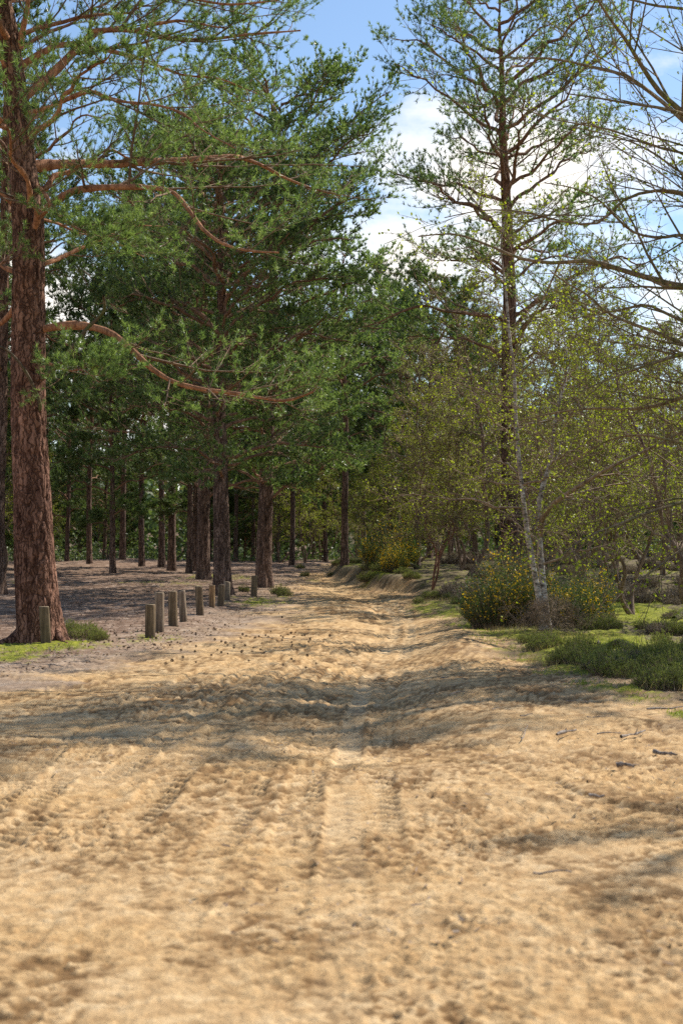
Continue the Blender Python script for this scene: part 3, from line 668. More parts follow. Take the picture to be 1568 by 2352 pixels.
for bi, (px, Yd, k) in enumerate(BG):
    x = (px-784)/F*Yd; g = Hpt(x, Yd)
    z = float(rng.uniform(0, 6.28)); sc = float(rng.uniform(.85, 1.12))
    if px > 1200: sc *= .82
    lab = 'background pine in the dark wood beyond the clearing' if px < 720 else 'background pine in the far wood beyond the bend and the heath'
    grp = 'pines of the wood left of the path' if px < 720 else 'pines of the wood beyond the path and heath'
    if bi < len(BGL): lab = BGL[bi]
    if protos[k] is None:
        pth, r_, L_, sd = models[k]
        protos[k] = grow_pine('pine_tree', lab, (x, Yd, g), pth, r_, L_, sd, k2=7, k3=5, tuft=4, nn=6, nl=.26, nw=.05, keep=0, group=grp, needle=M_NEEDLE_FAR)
        protos[k].rotation_euler = (0, 0, z)
    else: dup(protos[k], (x, Yd, g), z, sc, lab, grp)
young = None
for k in range(42):
    px = rng.uniform(-250, 1500); Yd = rng.uniform(98, 150)
    if 690 < px < 860 and Yd < 112: continue
    l_ = at0(px, Yd); z = float(rng.uniform(0, 6.28)); sc = float(rng.uniform(.6, 1.2))
    if young is None:
        pth, r_, L_ = bg_model(80, 6.5, .5, 1.9, .07, 30)
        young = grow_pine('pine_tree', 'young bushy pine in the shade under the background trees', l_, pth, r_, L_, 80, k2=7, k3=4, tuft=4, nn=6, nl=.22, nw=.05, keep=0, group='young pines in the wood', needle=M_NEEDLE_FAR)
    else: dup(young, l_, z, sc)
# pines outside the frame to the right, whose shade lies on the sand
mid_pine('tall old pine outside the right edge whose high crown shades the sandy track', 784+12.2/25.5*F, 25.5, 70, 0, 10.2, 3.6, 71, 26, (0, 0), 8, 4, 3, H=18, fine=False)
mid_pine('very tall old pine outside the right edge, crown far above the track', 784+14.2/25.5*F, 25.5, 70, 0, 15.5, 2.6, 73, 22, (0, 0), 8, 4, 3, H=22, fine=False)
mid_pine('second old pine outside the right edge with a high crown', 784+15.5/29*F, 29, 62, 0, 11, 3.4, 72, 26, (0, 0), 8, 4, 3, H=18.5, fine=False)

# ------------------------------------------------------------------ birches and bare trees
def grow_birch(name, label, cat, loc, stems, seed, nl=20, lrad=2.2, k2=6, k3=5, k4=4, leafk=3, leafL=.035, bark=None, el=(.35, .9), rad=None, group=None, z0=.25, twig=None, limbs=None, droop=-.1, rfine=.0022, tfin=.4):
    rng = np.random.default_rng(seed)
    root = thing(name, label, cat, loc, 0, group)
    LL = []
    for pts, r0, r1 in stems:
        p = resample(pts, 40); s = np.linspace(0, 1, 40)
        r = r0*(1-s)+r1*s; r = r*(1+.35*np.exp(-s*18)); w = (vn3(s*30, s*0+seed, s*0, 3)-.5); r = r*(1+.25*w)
        v, q = tubes(p[None], r[None], 14)
        obj('trunk', mesh_np('trunk', v, quads=q, mats=[bark or M_BIRCH]), root)
        Hh = p[-1, 2]-p[0, 2]; az = rng.uniform(0, 6)
        for i in range(nl):
            f = z0+(1-z0)*(i+rng.uniform(0, 1))/nl; az += 2.4+rng.uniform(-.4, .4)
            j = min(int(f*39), 38); b0 = p[j]; e = el[0]+(el[1]-el[0])*f+rng.uniform(-.2, .2)
            Lh = lrad*(1.15-.75*f)*rng.uniform(.7, 1.2)
            d = np.array([math.cos(az)*math.cos(e), math.sin(az)*math.cos(e), math.sin(e)])
            ss = np.linspace(0, 1, 12); w = np.cumsum(rng.normal(0, .018, (12, 3)), axis=0); w[0] = 0
            pp = b0+Lh*(d*ss[:, None]+w); pp[:, 2] += Lh*droop*ss**2*1.5
            LL.append((pp, np.minimum(r[j]*.55, .012*Lh+.004)*(1-.8*ss)))
    if limbs: LL += limbs
    LP = np.stack([l[0] for l in LL]); LR = np.stack([l[1] for l in LL])
    big = [i for i in range(len(LL)) if LR[i, 0] > .026]; small = [i for i in range(len(LL)) if i not in big]
    for i in big:
        v, q = tubes(resample(LP[i], 26)[None], np.interp(np.linspace(0, 1, 26), np.linspace(0, 1, 12), LR[i])[None], 8)
        obj('branch', mesh_np('branch', v, quads=q, mats=[twig or M_TWIGB]), root)
    P2, R2 = children(rng, LP, LR, k2, .15, 1, .45, .4, .75, .12, 5, .055, droop, .3, .62, .010, .3)
    P3, R3 = children(rng, P2, R2, k3, .12, 1, .5, .35, .7, .08, 3, .07, droop, .2, .62, .010, .18)
    P4, R4 = children(rng, P3, R3, k4, .2, 1, tfin, .3, .65, .05, 3, .07, droop*1.5, 0, .7, .010, .12)
    parts = [tubes(P2, np.maximum(R2, rfine*1.8), 3), tubes(P3, np.maximum(R3, rfine*1.3), 3)]
    if small: parts.append(tubes(LP[small], np.maximum(LR[small], .004), 5))
    v, q = join(parts); cv, ct = cones(P4, np.maximum(R4, rfine*1.35))
    obj('twigs', mesh_np('twigs', np.concatenate([v, cv]), quads=q, tris=ct+len(v), mats=[twig or M_TWIGB]), root, kind='stuff')
    if leafk:
        v, q = leaves(rng, P4, leafk, leafL, leafL*.75)
        obj('leaves', mesh_np('leaves', v, quads=q, smooth=False, mats=[M_BLEAF]), root, kind='stuff')
    return root
# the near birch with two pale stems
Yb = 27.0; bb = np.array([P(1250, 1440, Yb)[0], Yb, 0]); bb[2] = Hpt(bb[0], Yb)-.05
def pxs(pts, Yc=Yb, b0=None, dy=0): 
    n = len(pts); return np.array([P(a, c, Yc+dy*i/(n-1)) for i, (a, c) in enumerate(pts)]) - (bb if b0 is None else b0)
stems = [(pxs([(1246, 1448), (1236, 1370), (1222, 1290), (1208, 1210), (1199, 1130), (1190, 1050), (1183, 950), (1180, 860), (1168, 760), (1160, 660), (1150, 560), (1165, 470)], dy=.8), .062, .010),
         (pxs([(1257, 1448), (1250, 1380), (1243, 1310), (1239, 1250), (1238, 1150), (1262, 1060), (1275, 960), (1300, 850), (1290, 740)], dy=1.2), .075, .01),
]
nb_ = pxs([(1241, 1230), (1246, 1190), (1266, 1160), (1300, 1135), (1350, 1104), (1405, 1071), (1482, 1035), (1568, 990), (1620, 960)], dy=-2.5)
nearlimb = [(resample(nb_, 12), .055*(1-.75*np.linspace(0, 1, 12)))]
grow_birch('birch_tree', 'near silver birch with two pale stems rising from the gorse', 'birch tree', tuple(bb), stems, 5, nl=15, lrad=2.6, k2=7, k3=6, k4=4, leafk=2, leafL=.042, el=(.1, .8), z0=.2, rfine=.0028, limbs=nearlimb)
# big bare tree just outside the right edge; its mossy limbs reach into the picture
Yo = 21.0; ob = np.array([6.6, Yo, Hpt(6.6, Yo)-.1])
ost = [(np.array([[0, 0, 0], [-.05, 0, 1.5], [.1, .1, 3.5], [.0, .2, 6], [.2, 0, 8.5], [.1, .1, 12]]), .30, .05)]
def ol(pts, wpx, dy, start=None):
    q = pxs(pts, Yo, ob, dy); z0 = start if start is not None else max(q[0, 2]-.5, .8)
    q = np.concatenate([[[np.interp(z0, [0, 3.5, 12], [0, .1, .1]), .1, z0]], q]); s = np.linspace(0, 1, 12)
    return resample(q, 12), wpx*Yo/F/2*(1-.85*s**.8)*1.3
OL = [ol([(1620, 330), (1568, 261), (1482, 174), (1456, 113), (1425, 82), (1395, 36), (1360, -20)], 22, -1.5, 5.8),
      ol([(1640, 350), (1568, 277), (1482, 205), (1400, 159), (1328, 149), (1256, 133), (1200, 133), (1110, 133)], 15, 2, 5.5),
      ol([(1640, 300), (1568, 262), (1506, 246), (1446, 238), (1379, 226), (1300, 215)], 14, -2, 5.9),
      ol([(1650, 680), (1568, 661), (1482, 636), (1405, 615), (1328, 595), (1251, 605), (1200, 595), (1123, 564), (1046, 538), (960, 543)], 17, 2.5, 4.2),
      ol([(1650, 560), (1568, 540), (1500, 545), (1430, 520), (1400, 480), (1340, 440), (1250, 420)], 11, -2, 5),
      ol([(1660, 820), (1568, 815), (1482, 840), (1400, 870), (1330, 900)], 13, -1.5, 3.2),
      ol([(1660, 900), (1568, 912), (1482, 938), (1379, 938), (1290, 945), (1200, 965)], 14, 1.5, 2.8),
      ol([(1660, 1130), (1568, 1153), (1482, 1179), (1405, 1210), (1343, 1235), (1290, 1275)], 11, -2.5, 1.7),
      ol([(1660, 1220), (1568, 1260), (1500, 1310), (1440, 1350), (1400, 1392)], 8, -2.0, 1.2),
      ol([(1660, 60), (1568, 20), (1480, 10), (1400, -10), (1320, 20)], 14, 1.5, 7),
      ol([(1650, 450), (1568, 400), (1480, 340), (1400, 310), (1300, 290)], 10, 3, 5),
      ol([(1650, 760), (1568, 740), (1480, 700), (1380, 720), (1300, 690), (1220, 700)], 11, 4, 3.8),
      ol([(1660, 1040), (1568, 1020), (1480, 1000), (1400, 1010), (1310, 1060), (1250, 1080)], 9, 3, 2.4),
      ol([(1650, 480), (1560, 440), (1450, 450), (1350, 520), (1260, 500), (1150, 480), (1020, 500)], 11, 0, 5)]
bare = grow_birch('bare_tree', 'large bare tree reaching in from the right edge with mossy budding limbs', 'tree', tuple(ob), ost, 8, nl=18, lrad=3.6, k2=8, k3=6, k4=5, leafk=1, leafL=.055, bark=M_OAK, twig=M_OAK, limbs=OL, el=(.2, .7), z0=.25, droop=.02, rfine=.0026)

dup(bare, (9.0, 13.2, Hpt(9, 13)), 2.6, .78, 'bare tree outside the right edge whose twigs shade the near sand')
def free_birch(seed, H, lean, nst, nl, lrad, k, leafk, leafL, label, loc, bark=None, el=(.4, .95), cat='birch tree', name='birch_tree', r0=.07, group=None, k4=4, twig=None, rfine=.006, spread=.25):
    rng = np.random.default_rng(seed); st = []
    for i in range(nst):
        a = rng.uniform(0, 6.28); sp = spread*(i > 0 or nst > 2)
        d = np.array([math.cos(a)*sp+lean[0], math.sin(a)*sp+lean[1], 1]); s = np.linspace(0, 1, 9)[:, None]
        w = np.cumsum(rng.normal(0, .03, (9, 3)), axis=0); w[0] = 0; w[:, 2] = 0
        st.append(((d*s+w)*H*rng.uniform(.75, 1.0)*np.array([1, 1, 1]) + np.array([0, 0, -.1]), r0*rng.uniform(.6, 1), .01))
    return grow_birch(name, label, cat, loc, st, seed, nl=nl, lrad=lrad, k2=k[0], k3=k[1], k4=k4, leafk=leafk, leafL=leafL, bark=bark or M_SCRUB, el=el, group=group, twig=twig, rfine=rfine)
def at(px, Yd): x = (px-784)/F*Yd; return (x, Yd, Hpt(x, Yd))
sap = free_birch(31, 5.6, (0, 0), 3, 16, 1.7, (7, 5), 2, .035, 'small bare birch with reddish stems at the edge of the sand', at(991, 46), bark=M_RED, r0=.04, rfine=.0045, spread=.07)
b1 = free_birch(32, 10, (.03, 0), 2, 18, 2.4, (6, 5), 2, .045, 'birch coming into leaf in the scrub behind the gorse', at(1330, 42), group='birches in the scrub right of the path')
b2 = free_birch(33, 8, (-.05, 0), 3, 14, 2.2, (6, 5), 4, .045, 'birch coming into leaf in the scrub behind the gorse', at(1090, 62), group='birches in the scrub right of the path')
b3 = free_birch(34, 6, (.02, 0), 3, 12, 2.0, (6, 5), 2, .04, 'birch coming into leaf in the scrub behind the gorse', at(1450, 34), group='birches in the scrub right of the path', rfine=.0035)
b4 = free_birch(35, 13, (.01, 0), 1, 30, 3.4, (7, 6), 1, .045, 'tall bare birch with budding twigs against the sky behind the scrub', at(1075, 50), r0=.11, group='tall birches against the sky', el=(.25, .9), rfine=.0065, k4=5)
b5 = free_birch(36, 11.5, (-.04, 0), 2, 22, 3.0, (7, 6), 1, .045, 'tall bare birch with budding twigs against the sky behind the scrub', at(1400, 40), r0=.09, group='tall birches against the sky', el=(.25, .9), rfine=.0055, k4=5)
for px, Yd, pr_, sc, z in [(960, 58, b4, .9, 1.), (1260, 46, b4, .9, 2.2), (1340, 60, b5, 1.15, 3.3), (1520, 50, b4, .85, 4.1), (1190, 64, b5, 1.2, .7), (1030, 66, b5, 1.05, 5.), (1480, 62, b4, 1.0, 2.9), (1620, 40, b5, .95, 1.9)]:
    dup(pr_, at(px, Yd), z, sc)
rng = np.random.default_rng(91)
for px, Yd, pr_, sc in [(1010, 72, b2, 1.0), (1060, 54, b2, .9), (1180, 60, b1, .95), (1250, 52, b1, .9), (1400, 50, b1, .95), (1560, 58, b2, 1.1), (1300, 66, b2, 1.15), (960, 66, b2, .9), (1130, 75, b1, 1.1), 
                        (1620, 30, b3, 1.2), (1440, 75, b1, 1.1), (1560, 80, b2, 1.3), (1220, 82, b2, 1.2), (905, 74, b2, .7), (1660, 50, b1, 1), (1750, 64, b2, 1.2), (1050, 84, b1, 1.1), (1290, 33, b3, .95)]:
    dup(pr_, at(px, Yd), float(rng.uniform(0, 6.28)), sc*float(rng.uniform(.92, 1.08)), 'birch coming into leaf in the scrub behind the gorse', 'birches in the scrub right of the path')
for px, Yd, sc in [(640, 92, .9), (700, 88, .8), (735, 108, 1), (820, 92, .85), (780, 120, 1.1), (610, 104, 1), (400, 105, .9), (250, 98, .8), (120, 98, .8), (870, 82, .8), (-40, 74, .9), (10, 64, 1.1)]:
    dup(b2, at(px, Yd), float(rng.uniform(0, 6.28)), sc, 'young birch with fresh yellow-green leaves between the background pine trunks', 'young birches under the pines')

# ------------------------------------------------------------------ far wood that closes the view
def far_wood():
    rng = np.random.default_rng(5); M = 60000
    a = rng.uniform(-1.3, 1.3, M); r = rng.uniform(172, 215, M)
    x = np.sin(a)*r; y = np.cos(a)*r; top = 9+7*fb2(x*.05, y*.05, 3, 3)+3*fb2(x*.4, y*.4, 2, 4); z = top*rng.uniform(0, 1, M)**.8 + zprof(y) - 1.2
    b_ = np.stack([x, y, z], 1); d = nrm(rng.normal(0, 1, (M, 3))); w = nrm(np.cross(d, rng.normal(0, 1, (M, 3))))*.5
    V = np.stack([b_-w, b_+w, b_+d*1.2], 1).reshape(-1, 3)
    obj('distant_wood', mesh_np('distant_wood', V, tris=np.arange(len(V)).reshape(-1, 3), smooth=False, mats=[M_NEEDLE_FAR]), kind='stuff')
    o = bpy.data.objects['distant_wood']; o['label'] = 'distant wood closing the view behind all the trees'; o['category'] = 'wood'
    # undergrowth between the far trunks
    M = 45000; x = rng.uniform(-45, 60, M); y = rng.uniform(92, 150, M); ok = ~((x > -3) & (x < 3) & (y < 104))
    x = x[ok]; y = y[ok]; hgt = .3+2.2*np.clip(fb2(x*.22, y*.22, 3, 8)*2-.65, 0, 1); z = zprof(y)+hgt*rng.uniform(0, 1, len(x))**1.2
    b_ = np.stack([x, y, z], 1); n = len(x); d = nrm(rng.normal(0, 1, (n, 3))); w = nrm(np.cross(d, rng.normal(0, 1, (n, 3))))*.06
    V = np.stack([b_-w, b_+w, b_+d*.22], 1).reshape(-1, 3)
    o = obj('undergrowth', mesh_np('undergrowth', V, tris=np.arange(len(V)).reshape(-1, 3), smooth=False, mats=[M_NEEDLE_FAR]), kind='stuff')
    o['label'] = 'low green undergrowth on the floor of the far wood'; o['category'] = 'undergrowth'
far_wood()

# ------------------------------------------------------------------ heather, gorse, grass
def sprig_bush(name, seed, n, w, h, nl, L, wd, mat_, spread=.5):
    rng = np.random.default_rng(seed)
    a = rng.uniform(0, 6.28, n); r = w*np.sqrt(rng.uniform(0, 1, n)); b0 = np.stack([np.cos(a)*r*.55, np.sin(a)*r*.55, np.zeros(n)-.03], 1)
    d = np.stack([np.cos(a)*r, np.sin(a)*r, np.zeros(n)], 1)*spread/w*.9 + rng.normal(0, .15, (n, 3)); d[:, 2] = 1; d = nrm(d)
    hh = h*(1-.45*(r/w)**2)*rng.uniform(.45, 1.1, n)*(.55+.9*vn2(np.cos(a)*r/w*2.2+seed, np.sin(a)*r/w*2.2, seed)); s = np.linspace(0, 1, 4)
    Pp = b0[:, None]+d[:, None]*(hh[:, None]*s)[..., None]+np.cumsum(rng.normal(0, .012, (n, 4, 3)), axis=1)
    R = np.broadcast_to(.004*(1-.7*s), (n, 4))
    v, q = tubes(Pp, R, 3); lv, lt = needles(rng, Pp, nl, 3, L, wd, .2, 1.3, .4, .02)
    return v, q, lv, lt, Pp
def bush_obj(name, label, cat, loc, seed, n, w, h, nl, L, wd, mt, flower=0, group=None, tw=None, spread=.5, fs=.03):
    v, q, lv, lt, Pp = sprig_bush(name, seed, n, w, h, nl, L, wd, mt, spread)
    root = thing(name, label, cat, loc, 0, group)
    obj('stems', mesh_np('stems', v, quads=q, mats=[tw or M_TWIGB]), root, kind='stuff')
    obj('foliage', mesh_np('foliage', lv, tris=lt, smooth=False, mats=[mt]), root, kind='stuff')
    if flower:
        rng = np.random.default_rng(seed+1); sel = rng.choice(len(Pp), int(len(Pp)*.75), replace=False)
        fv, fq = leaves(rng, Pp[sel][vn2(Pp[sel][:, -1, 0]*3.5+seed, Pp[sel][:, -1, 1]*3.5, 4) > .42], flower+1, fs, fs*.9, .7)
        obj('flowers', mesh_np('flowers', fv, quads=fq, smooth=False, mats=[M_FLOWER]), root, kind='stuff')
    return root
HG = 'heather bushes on the heath right of the sand'
hs = [bush_obj('heather_bush', 'dark olive heather bush among moss right of the sand', 'heather', at(1500, 19.5), 1, 330, .5, .30, 6, .03, .008, M_HEATH, group=HG),
      bush_obj('heather_bush', 'dark olive heather bush among moss right of the sand', 'heather', at(1330, 22), 2, 240, .36, .26, 6, .03, .008, M_HEATH, group=HG),
      bush_obj('heather_bush', 'dry greyish heather bush on the heath behind the birches', 'heather', at(1400, 48), 3, 420, .6, .35, 5, .04, .012, M_HEATHB, group='dry heather on the far heath')]
rng = np.random.default_rng(12)
hp = []
for (px, py, wx, hy, n) in [(1520, 1560, 120, 35, 30), (1400, 1545, 90, 14, 16), (1290, 1525, 90, 12, 14), (1500, 1470, 110, 30, 16), (1400, 1430, 60, 20, 8), (1240, 1500, 60, 15, 8), (1330, 1440, 60, 20, 9), (1480, 1420, 80, 20, 10), (1560, 1500, 60, 40, 14), (1680, 1600, 120, 60, 26)]:
    for i in range(n):
        hp.append((px+rng.uniform(-1, 1)*wx, py+rng.uniform(-1, 1)*hy))
for px, py in hp:
    g = Gp(px, py)
    if g[0] < edgeR(g[1])+.45: continue
    if 1270 < px < 1500 and 1462 < py < 1522: continue
    if 1400 < px < 1520 and 1385 < py < 1450: continue
    lab = 'olive heather bush in the front row along the sandy edge' if py > 1535 else ('brownish heather bush between the moss patches near the birches' if px < 1400 else 'olive heather bush in the thicket behind the front row')
    hv = int(rng.integers(0, 2)) if rng.uniform() > (.3 if py < 1500 else .12) else 2
    dup(hs[hv], (g[0], g[1], Hpt(*g)), float(rng.uniform(0, 6)), float(rng.uniform(.55, 1.2))*(.6 if hv == 2 else 1), lab, HG)
for px, py, s in [(990, 1376, .9), (960, 1384, .7), (1030, 1382, .8), (1075, 1390, .9), (1150, 1425, 1), (640, 1366, 1.15), (652, 1370, 1.0), (180, 1470, 1.1), (205, 1474, .9), (165, 1462, .8), (225, 1478, .6), (775, 1317, .9), (795, 1319, 1), (820, 1320, 1.1), (760, 1322, .7), (845, 1345, 1.2), (870, 1342, 1.3), (900, 1344, 1.2), (850, 1338, 1.2), (925, 1350, 1), (700, 1322, .9), (885, 1330, 1.2), (560, 1362, .8), (1110, 1440, .8), (1050, 1395, .8), (690, 1308, 1), (945, 1356, 1)]:
    g = Gp(px, py); dup(hs[int(rng.integers(0, 2))], (g[0], g[1], Hpt(*g)), float(rng.uniform(0, 6)), s, 'small heather clump at the verge of the sandy track', 'heather clumps along the track')
for i in range(150):
    px = rng.uniform(1000, 1800); y = rng.uniform(38, 92); x = (px-784)/F*y
    if x < edgeR(y)+1.2: continue
    dup(hs[2], (x, y, Hpt(x, y)), float(rng.uniform(0, 6)), float(rng.uniform(.7, 1.5)))
GG = [bush_obj('gorse_bush', 'flowering gorse bush in the bend of the path', 'gorse', at(880, 56), 41, 900, 1.0, 1.7, 9, .06, .014, M_GORSE, 3, fs=.06, spread=.7),
      bush_obj('gorse_bush', 'broad dark gorse bush with yellow flowers left of the near birch', 'gorse', at(1140, 29.5), 42, 1300, .85, 1.0, 9, .045, .010, M_GORSE, 1, fs=.05, spread=.8),
      bush_obj('gorse_bush', 'upright gorse bush full of yellow flowers behind the near birch stems', 'gorse', at(1215, 29.5), 43, 800, .7, 1.45, 8, .045, .010, M_GORSE, 1, fs=.05, spread=.6)]
dup(GG[1], at(1300, 29), 2.1, .85, 'gorse bush with few flowers right of the near birch')
dup(GG[2], at(1180, 33), 1.1, 1.05, 'taller gorse bush behind the broad dark one')
dup(GG[0], at(925, 58), 1.6, .75, 'low gorse bush right of the one in the bend')
dup(GG[0], at(905, 53), 3.6, .6, 'dull gorse bush in front of the one in the bend')
dup(GG[2], at(1350, 31), 3.3, .8, 'sparse gorse bush at the edge of the mossy heath')
# brushy dead stems round the birch foot
br = free_birch(61, 1.3, (.2, 0), 6, 6, .5, (4, 3), 0, .02, 'brushwood of thin bare stems at the foot of the near birch', at(1262, 25.6), name='brushwood', cat='brushwood', r0=.010, k4=2, el=(.2, .9), rfine=.003, bark=M_TWIGB, spread=.8)
br.scale = (.6, .6, .6)
dup(br, at(1330, 26.5), 2.0, .55, 'brushwood of thin bare stems right of the birch foot')
dup(br, at(1200, 27.0), 4.0, .5, 'brushwood of thin bare stems left of the birch foot')

def blades(rng, pts, h, w, lean=.5, n=1):
    M = len(pts); d = np.stack([rng.normal(0, lean, M), rng.normal(0, lean, M), np.ones(M)], 1); d = nrm(d)*h*rng.uniform(.5, 1.2, (M, 1))
    a = rng.uniform(0, 3.14, M); wv = np.stack([np.cos(a), np.sin(a), np.zeros(M)], 1)*w*.5
    V = np.stack([pts-wv, pts+wv, pts+d], 1).reshape(-1, 3); return V, np.arange(len(V)).reshape(-1, 3)
def scatter_moss():
    rng = np.random.default_rng(9); X = []
    for (mx, my, rx, ry, s) in MOSS:
        n = int(min(3500, 260*rx*ry*s)) + 60
        a = rng.normal(0, .55, (n, 2)); x = mx+a[:, 0]*rx; y = my+a[:, 1]*ry
        k = (vn2(x*3.5, y*3.5, 31) > .42); X.append(np.stack([x[k], y[k]], 1))
    X = np.concatenate(X); x, y = X[:, 0], X[:, 1]; z = Hbig(x, y)+.01
    V, T_ = blades(rng, np.stack([x, y, z], 1), .055, .012, .7)
    o = obj('grass', mesh_np('grass', V, tris=T_, smooth=False, mats=[M_GRASS]), kind='stuff'); o['label'] = 'short bright green grass and moss tips on the verges'; o['category'] = 'grass'
    # dry grass under the birch and along the right bank
    n = 9000; y = rng.uniform(15, 45, n); x = edgeR(y)+.2+np.abs(rng.normal(0, 1.6, n)); k = vn2(x*1.3, y*1.3, 77) > .5; x = x[k]; y = y[k]
    V, T_ = blades(rng, np.stack([x, y, Hbig(x, y)], 1), .16, .008, .5)
    o = obj('dry_grass', mesh_np('dry_grass', V, tris=T_, smooth=False, mats=[M_DRYGR]), kind='stuff'); o['label'] = 'thin dry grass stalks along the right bank'; o['category'] = 'grass'
    # litter flakes: bark, needles, old leaves
    n = 18000; y = rng.uniform(18, 75, n)**1.0; x = edgeL(y)+.8-np.abs(rng.normal(0, 5, n)); z = Hbig(x, y)+.012
    d = rng.normal(0, 1, (n, 3)); d[:, 2] *= .35; d = nrm(d)*rng.uniform(.02, .055, (n, 1)); w = nrm(np.cross(d, np.array([0, 0, 1.])+rng.normal(0, .3, (n, 3))))*.012
    b_ = np.stack([x, y, z], 1); V = np.stack([b_-w, b_+w, b_+d+w, b_+d-w], 1).reshape(-1, 3)
    o = obj('leaf_litter', mesh_np('leaf_litter', V, quads=np.arange(len(V)).reshape(-1, 4), smooth=False, mats=[M_LITTER]), kind='stuff'); o['label'] = 'bark flakes and old needles strewn over the clearing'; o['category'] = 'leaf litter'
scatter_moss()
def sand_debris():
    rng = np.random.default_rng(19); n = 4200; y = 4+22*rng.uniform(0, 1, n)**1.3; x = rng.uniform(-.3, .3, n)*y
    k = vn2(x*.8, y*.8, 55)+.25*(x > 1.2) > .45; x = x[k]; y = y[k]; n = len(x); z = Hbig(x, y)+.016
    a = rng.uniform(0, 6.28, n); d = np.stack([np.cos(a), np.sin(a), rng.normal(0, .15, n)], 1)*rng.uniform(.012, .05, (n, 1)); w = np.stack([-np.sin(a), np.cos(a), rng.normal(0, .4, n)], 1)*rng.uniform(.002, .006, (n, 1))
    b_ = np.stack([x, y, z], 1); V = np.stack([b_-w, b_+w, b_+d+w*.6, b_+d-w*.6], 1).reshape(-1, 3)
    o = obj('plant_debris', mesh_np('plant_debris', V, quads=np.arange(len(V)).reshape(-1, 4), smooth=False, mats=[M_LITTER]), kind='stuff'); o['label'] = 'tiny twig bits and bark crumbs strewn over the sand'; o['category'] = 'plant debris'
sand_debris()

# ------------------------------------------------------------------ wooden posts
def post(px, bpy_, tpy, wpx, label, mt, dx=0, seed=0, sq=0, slope=0):
    g = Gp(px, bpy_); Yd = g[1]; z0 = Hpt(*g); H = P(px, tpy, Yd)[2]-z0; r = wpx*Yd/F/2; top = dx*1.8*Yd/F
    rows, sd = 26, 22; th = np.arange(sd)*2*math.pi/sd
    zs = np.concatenate([np.linspace(-.25, H-.012, rows-1), [H]])
    T, Z = np.meshgrid(th, zs)
    R = r*np.ones_like(T); R[-1] *= .93
    if sq: R = r*(1/np.maximum(np.abs(np.cos(T-.3)), np.abs(np.sin(T-.3))))**.75*.92; R[-1] *= .95
    n = vn3(np.cos(T)*r*18+seed, np.sin(T)*r*18, Z*1.6, seed)-.5; n2 = vn3(np.cos(T)*r*60+seed, np.sin(T)*r*60, Z*4, seed+1)-.5
    cr_ = np.exp(-((np.angle(np.exp(1j*(T-(-1.6+seed*.9)))))/.10)**2)*.012*sstep(.1, .4, Z/H)
    R = R*(1+.10*n+.05*n2)-cr_
    V = np.stack([np.cos(T)*R+top*Z/H, np.sin(T)*R, Z+(Z > H*.9)*slope*np.cos(T)*r], -1).reshape(-1, 3)
    i = np.arange(rows-1)[:, None]*sd; s = np.arange(sd)[None]; s2 = (s+1) % sd
    Q = np.stack([i+s, i+s2, i+sd+s2, i+sd+s], -1).reshape(-1, 4)
    ci = len(V); V = np.concatenate([V, [[top, 0, H+.003]]]); b_ = (rows-1)*sd
    Tt = np.stack([b_+np.arange(sd), b_+(np.arange(sd)+1) % sd, np.full(sd, ci)], 1)
    me = mesh_np('wooden_post', V, quads=Q, tris=Tt, mats=[mt, M_END], qmat=0, tmat=1)
    return thing('wooden_post', label, 'wooden post', (g[0], g[1], z0), 0, 'wooden posts along the track', me)
post(106, 1490, 1393, 25, 'squared wooden post with pale edges in front of the huge left pine', M_POST, -3, 1, 1)
post(345, 1470, 1388, 24, 'mottled wooden post nearest the camera in the row right of the left pine', M_POST, 0, 2)
post(366, 1455, 1361, 22, 'wooden post half hidden behind the nearest post of the row', M_POSTG, 0, 3)
post(398, 1443, 1358, 21, 'brown cracked wooden post with a flat top left of the pale grey one', M_POST, -1, 4)
post(422, 1432, 1357, 18, 'pale grey wooden post leaning slightly left', M_POSTG, -3, 5, 0, .2)
post(460, 1418, 1347, 18, 'dark wooden post standing apart in the middle of the row', M_POST, -2, 6)
post(487, 1404, 1344, 14, 'thin wooden post with split orange wood showing', M_POSTO, 0, 7)
post(507, 1398, 1343, 16, 'short dark wooden post in front of the pine trunk', M_POST, 1, 8)
post(522, 1387, 1336, 14, 'mossy wooden post against the right side of the pine trunk', M_POSTG, 0, 9, 0, -.2)
post(583, 1376, 1322, 15, 'lone wooden post left of the straight pine, last of the row', M_POST, 1, 10)

# ------------------------------------------------------------------ sticks, cones, stumps
def stick(px, py, wpx, hpx, thick, label, seed, fork=0, m=None, lift=.02):
    thick *= .55
    rng = np.random.default_rng(seed); a = Gp(px, py); b_ = Gp(px+wpx, py-hpx); n = 12; s = np.linspace(0, 1, n)
    c = a+(b_-a)*.5; d = (b_-a); L_ = np.linalg.norm(d); pts = (s[:, None]-.5)*d + np.cumsum(rng.normal(0, .011*L_, (n, 2)), axis=0)
    z = Hbig(pts[:, 0]+c[0], pts[:, 1]+c[1]); z0 = Hpt(*c)
    p3 = np.stack([pts[:, 0], pts[:, 1], z-z0+lift+thick*.6+np.abs(np.sin(s*3+seed))*.012], 1)
    parts = [tubes(p3[None], (thick*(1-.5*s)*(1+.2*rng.normal(0, 1, n)))[None], 7)]
    for k in range(fork):
        j = int(rng.integers(4, 9)); q = p3[j]+np.linspace(0, 1, 5)[:, None]*np.array([rng.normal(0, .25), rng.normal(0, .2), rng.uniform(.05, .3)])*L_*.5
        parts.append(tubes(q[None], (thick*.6*(1-.6*np.linspace(0, 1, 5)))[None], 5))
    v, q = join(parts)
    return thing('stick', label, 'stick', (c[0], c[1], z0), 0, 'dead sticks on the sand', mesh_np('stick', v, quads=q, mats=[m or M_STICK]))
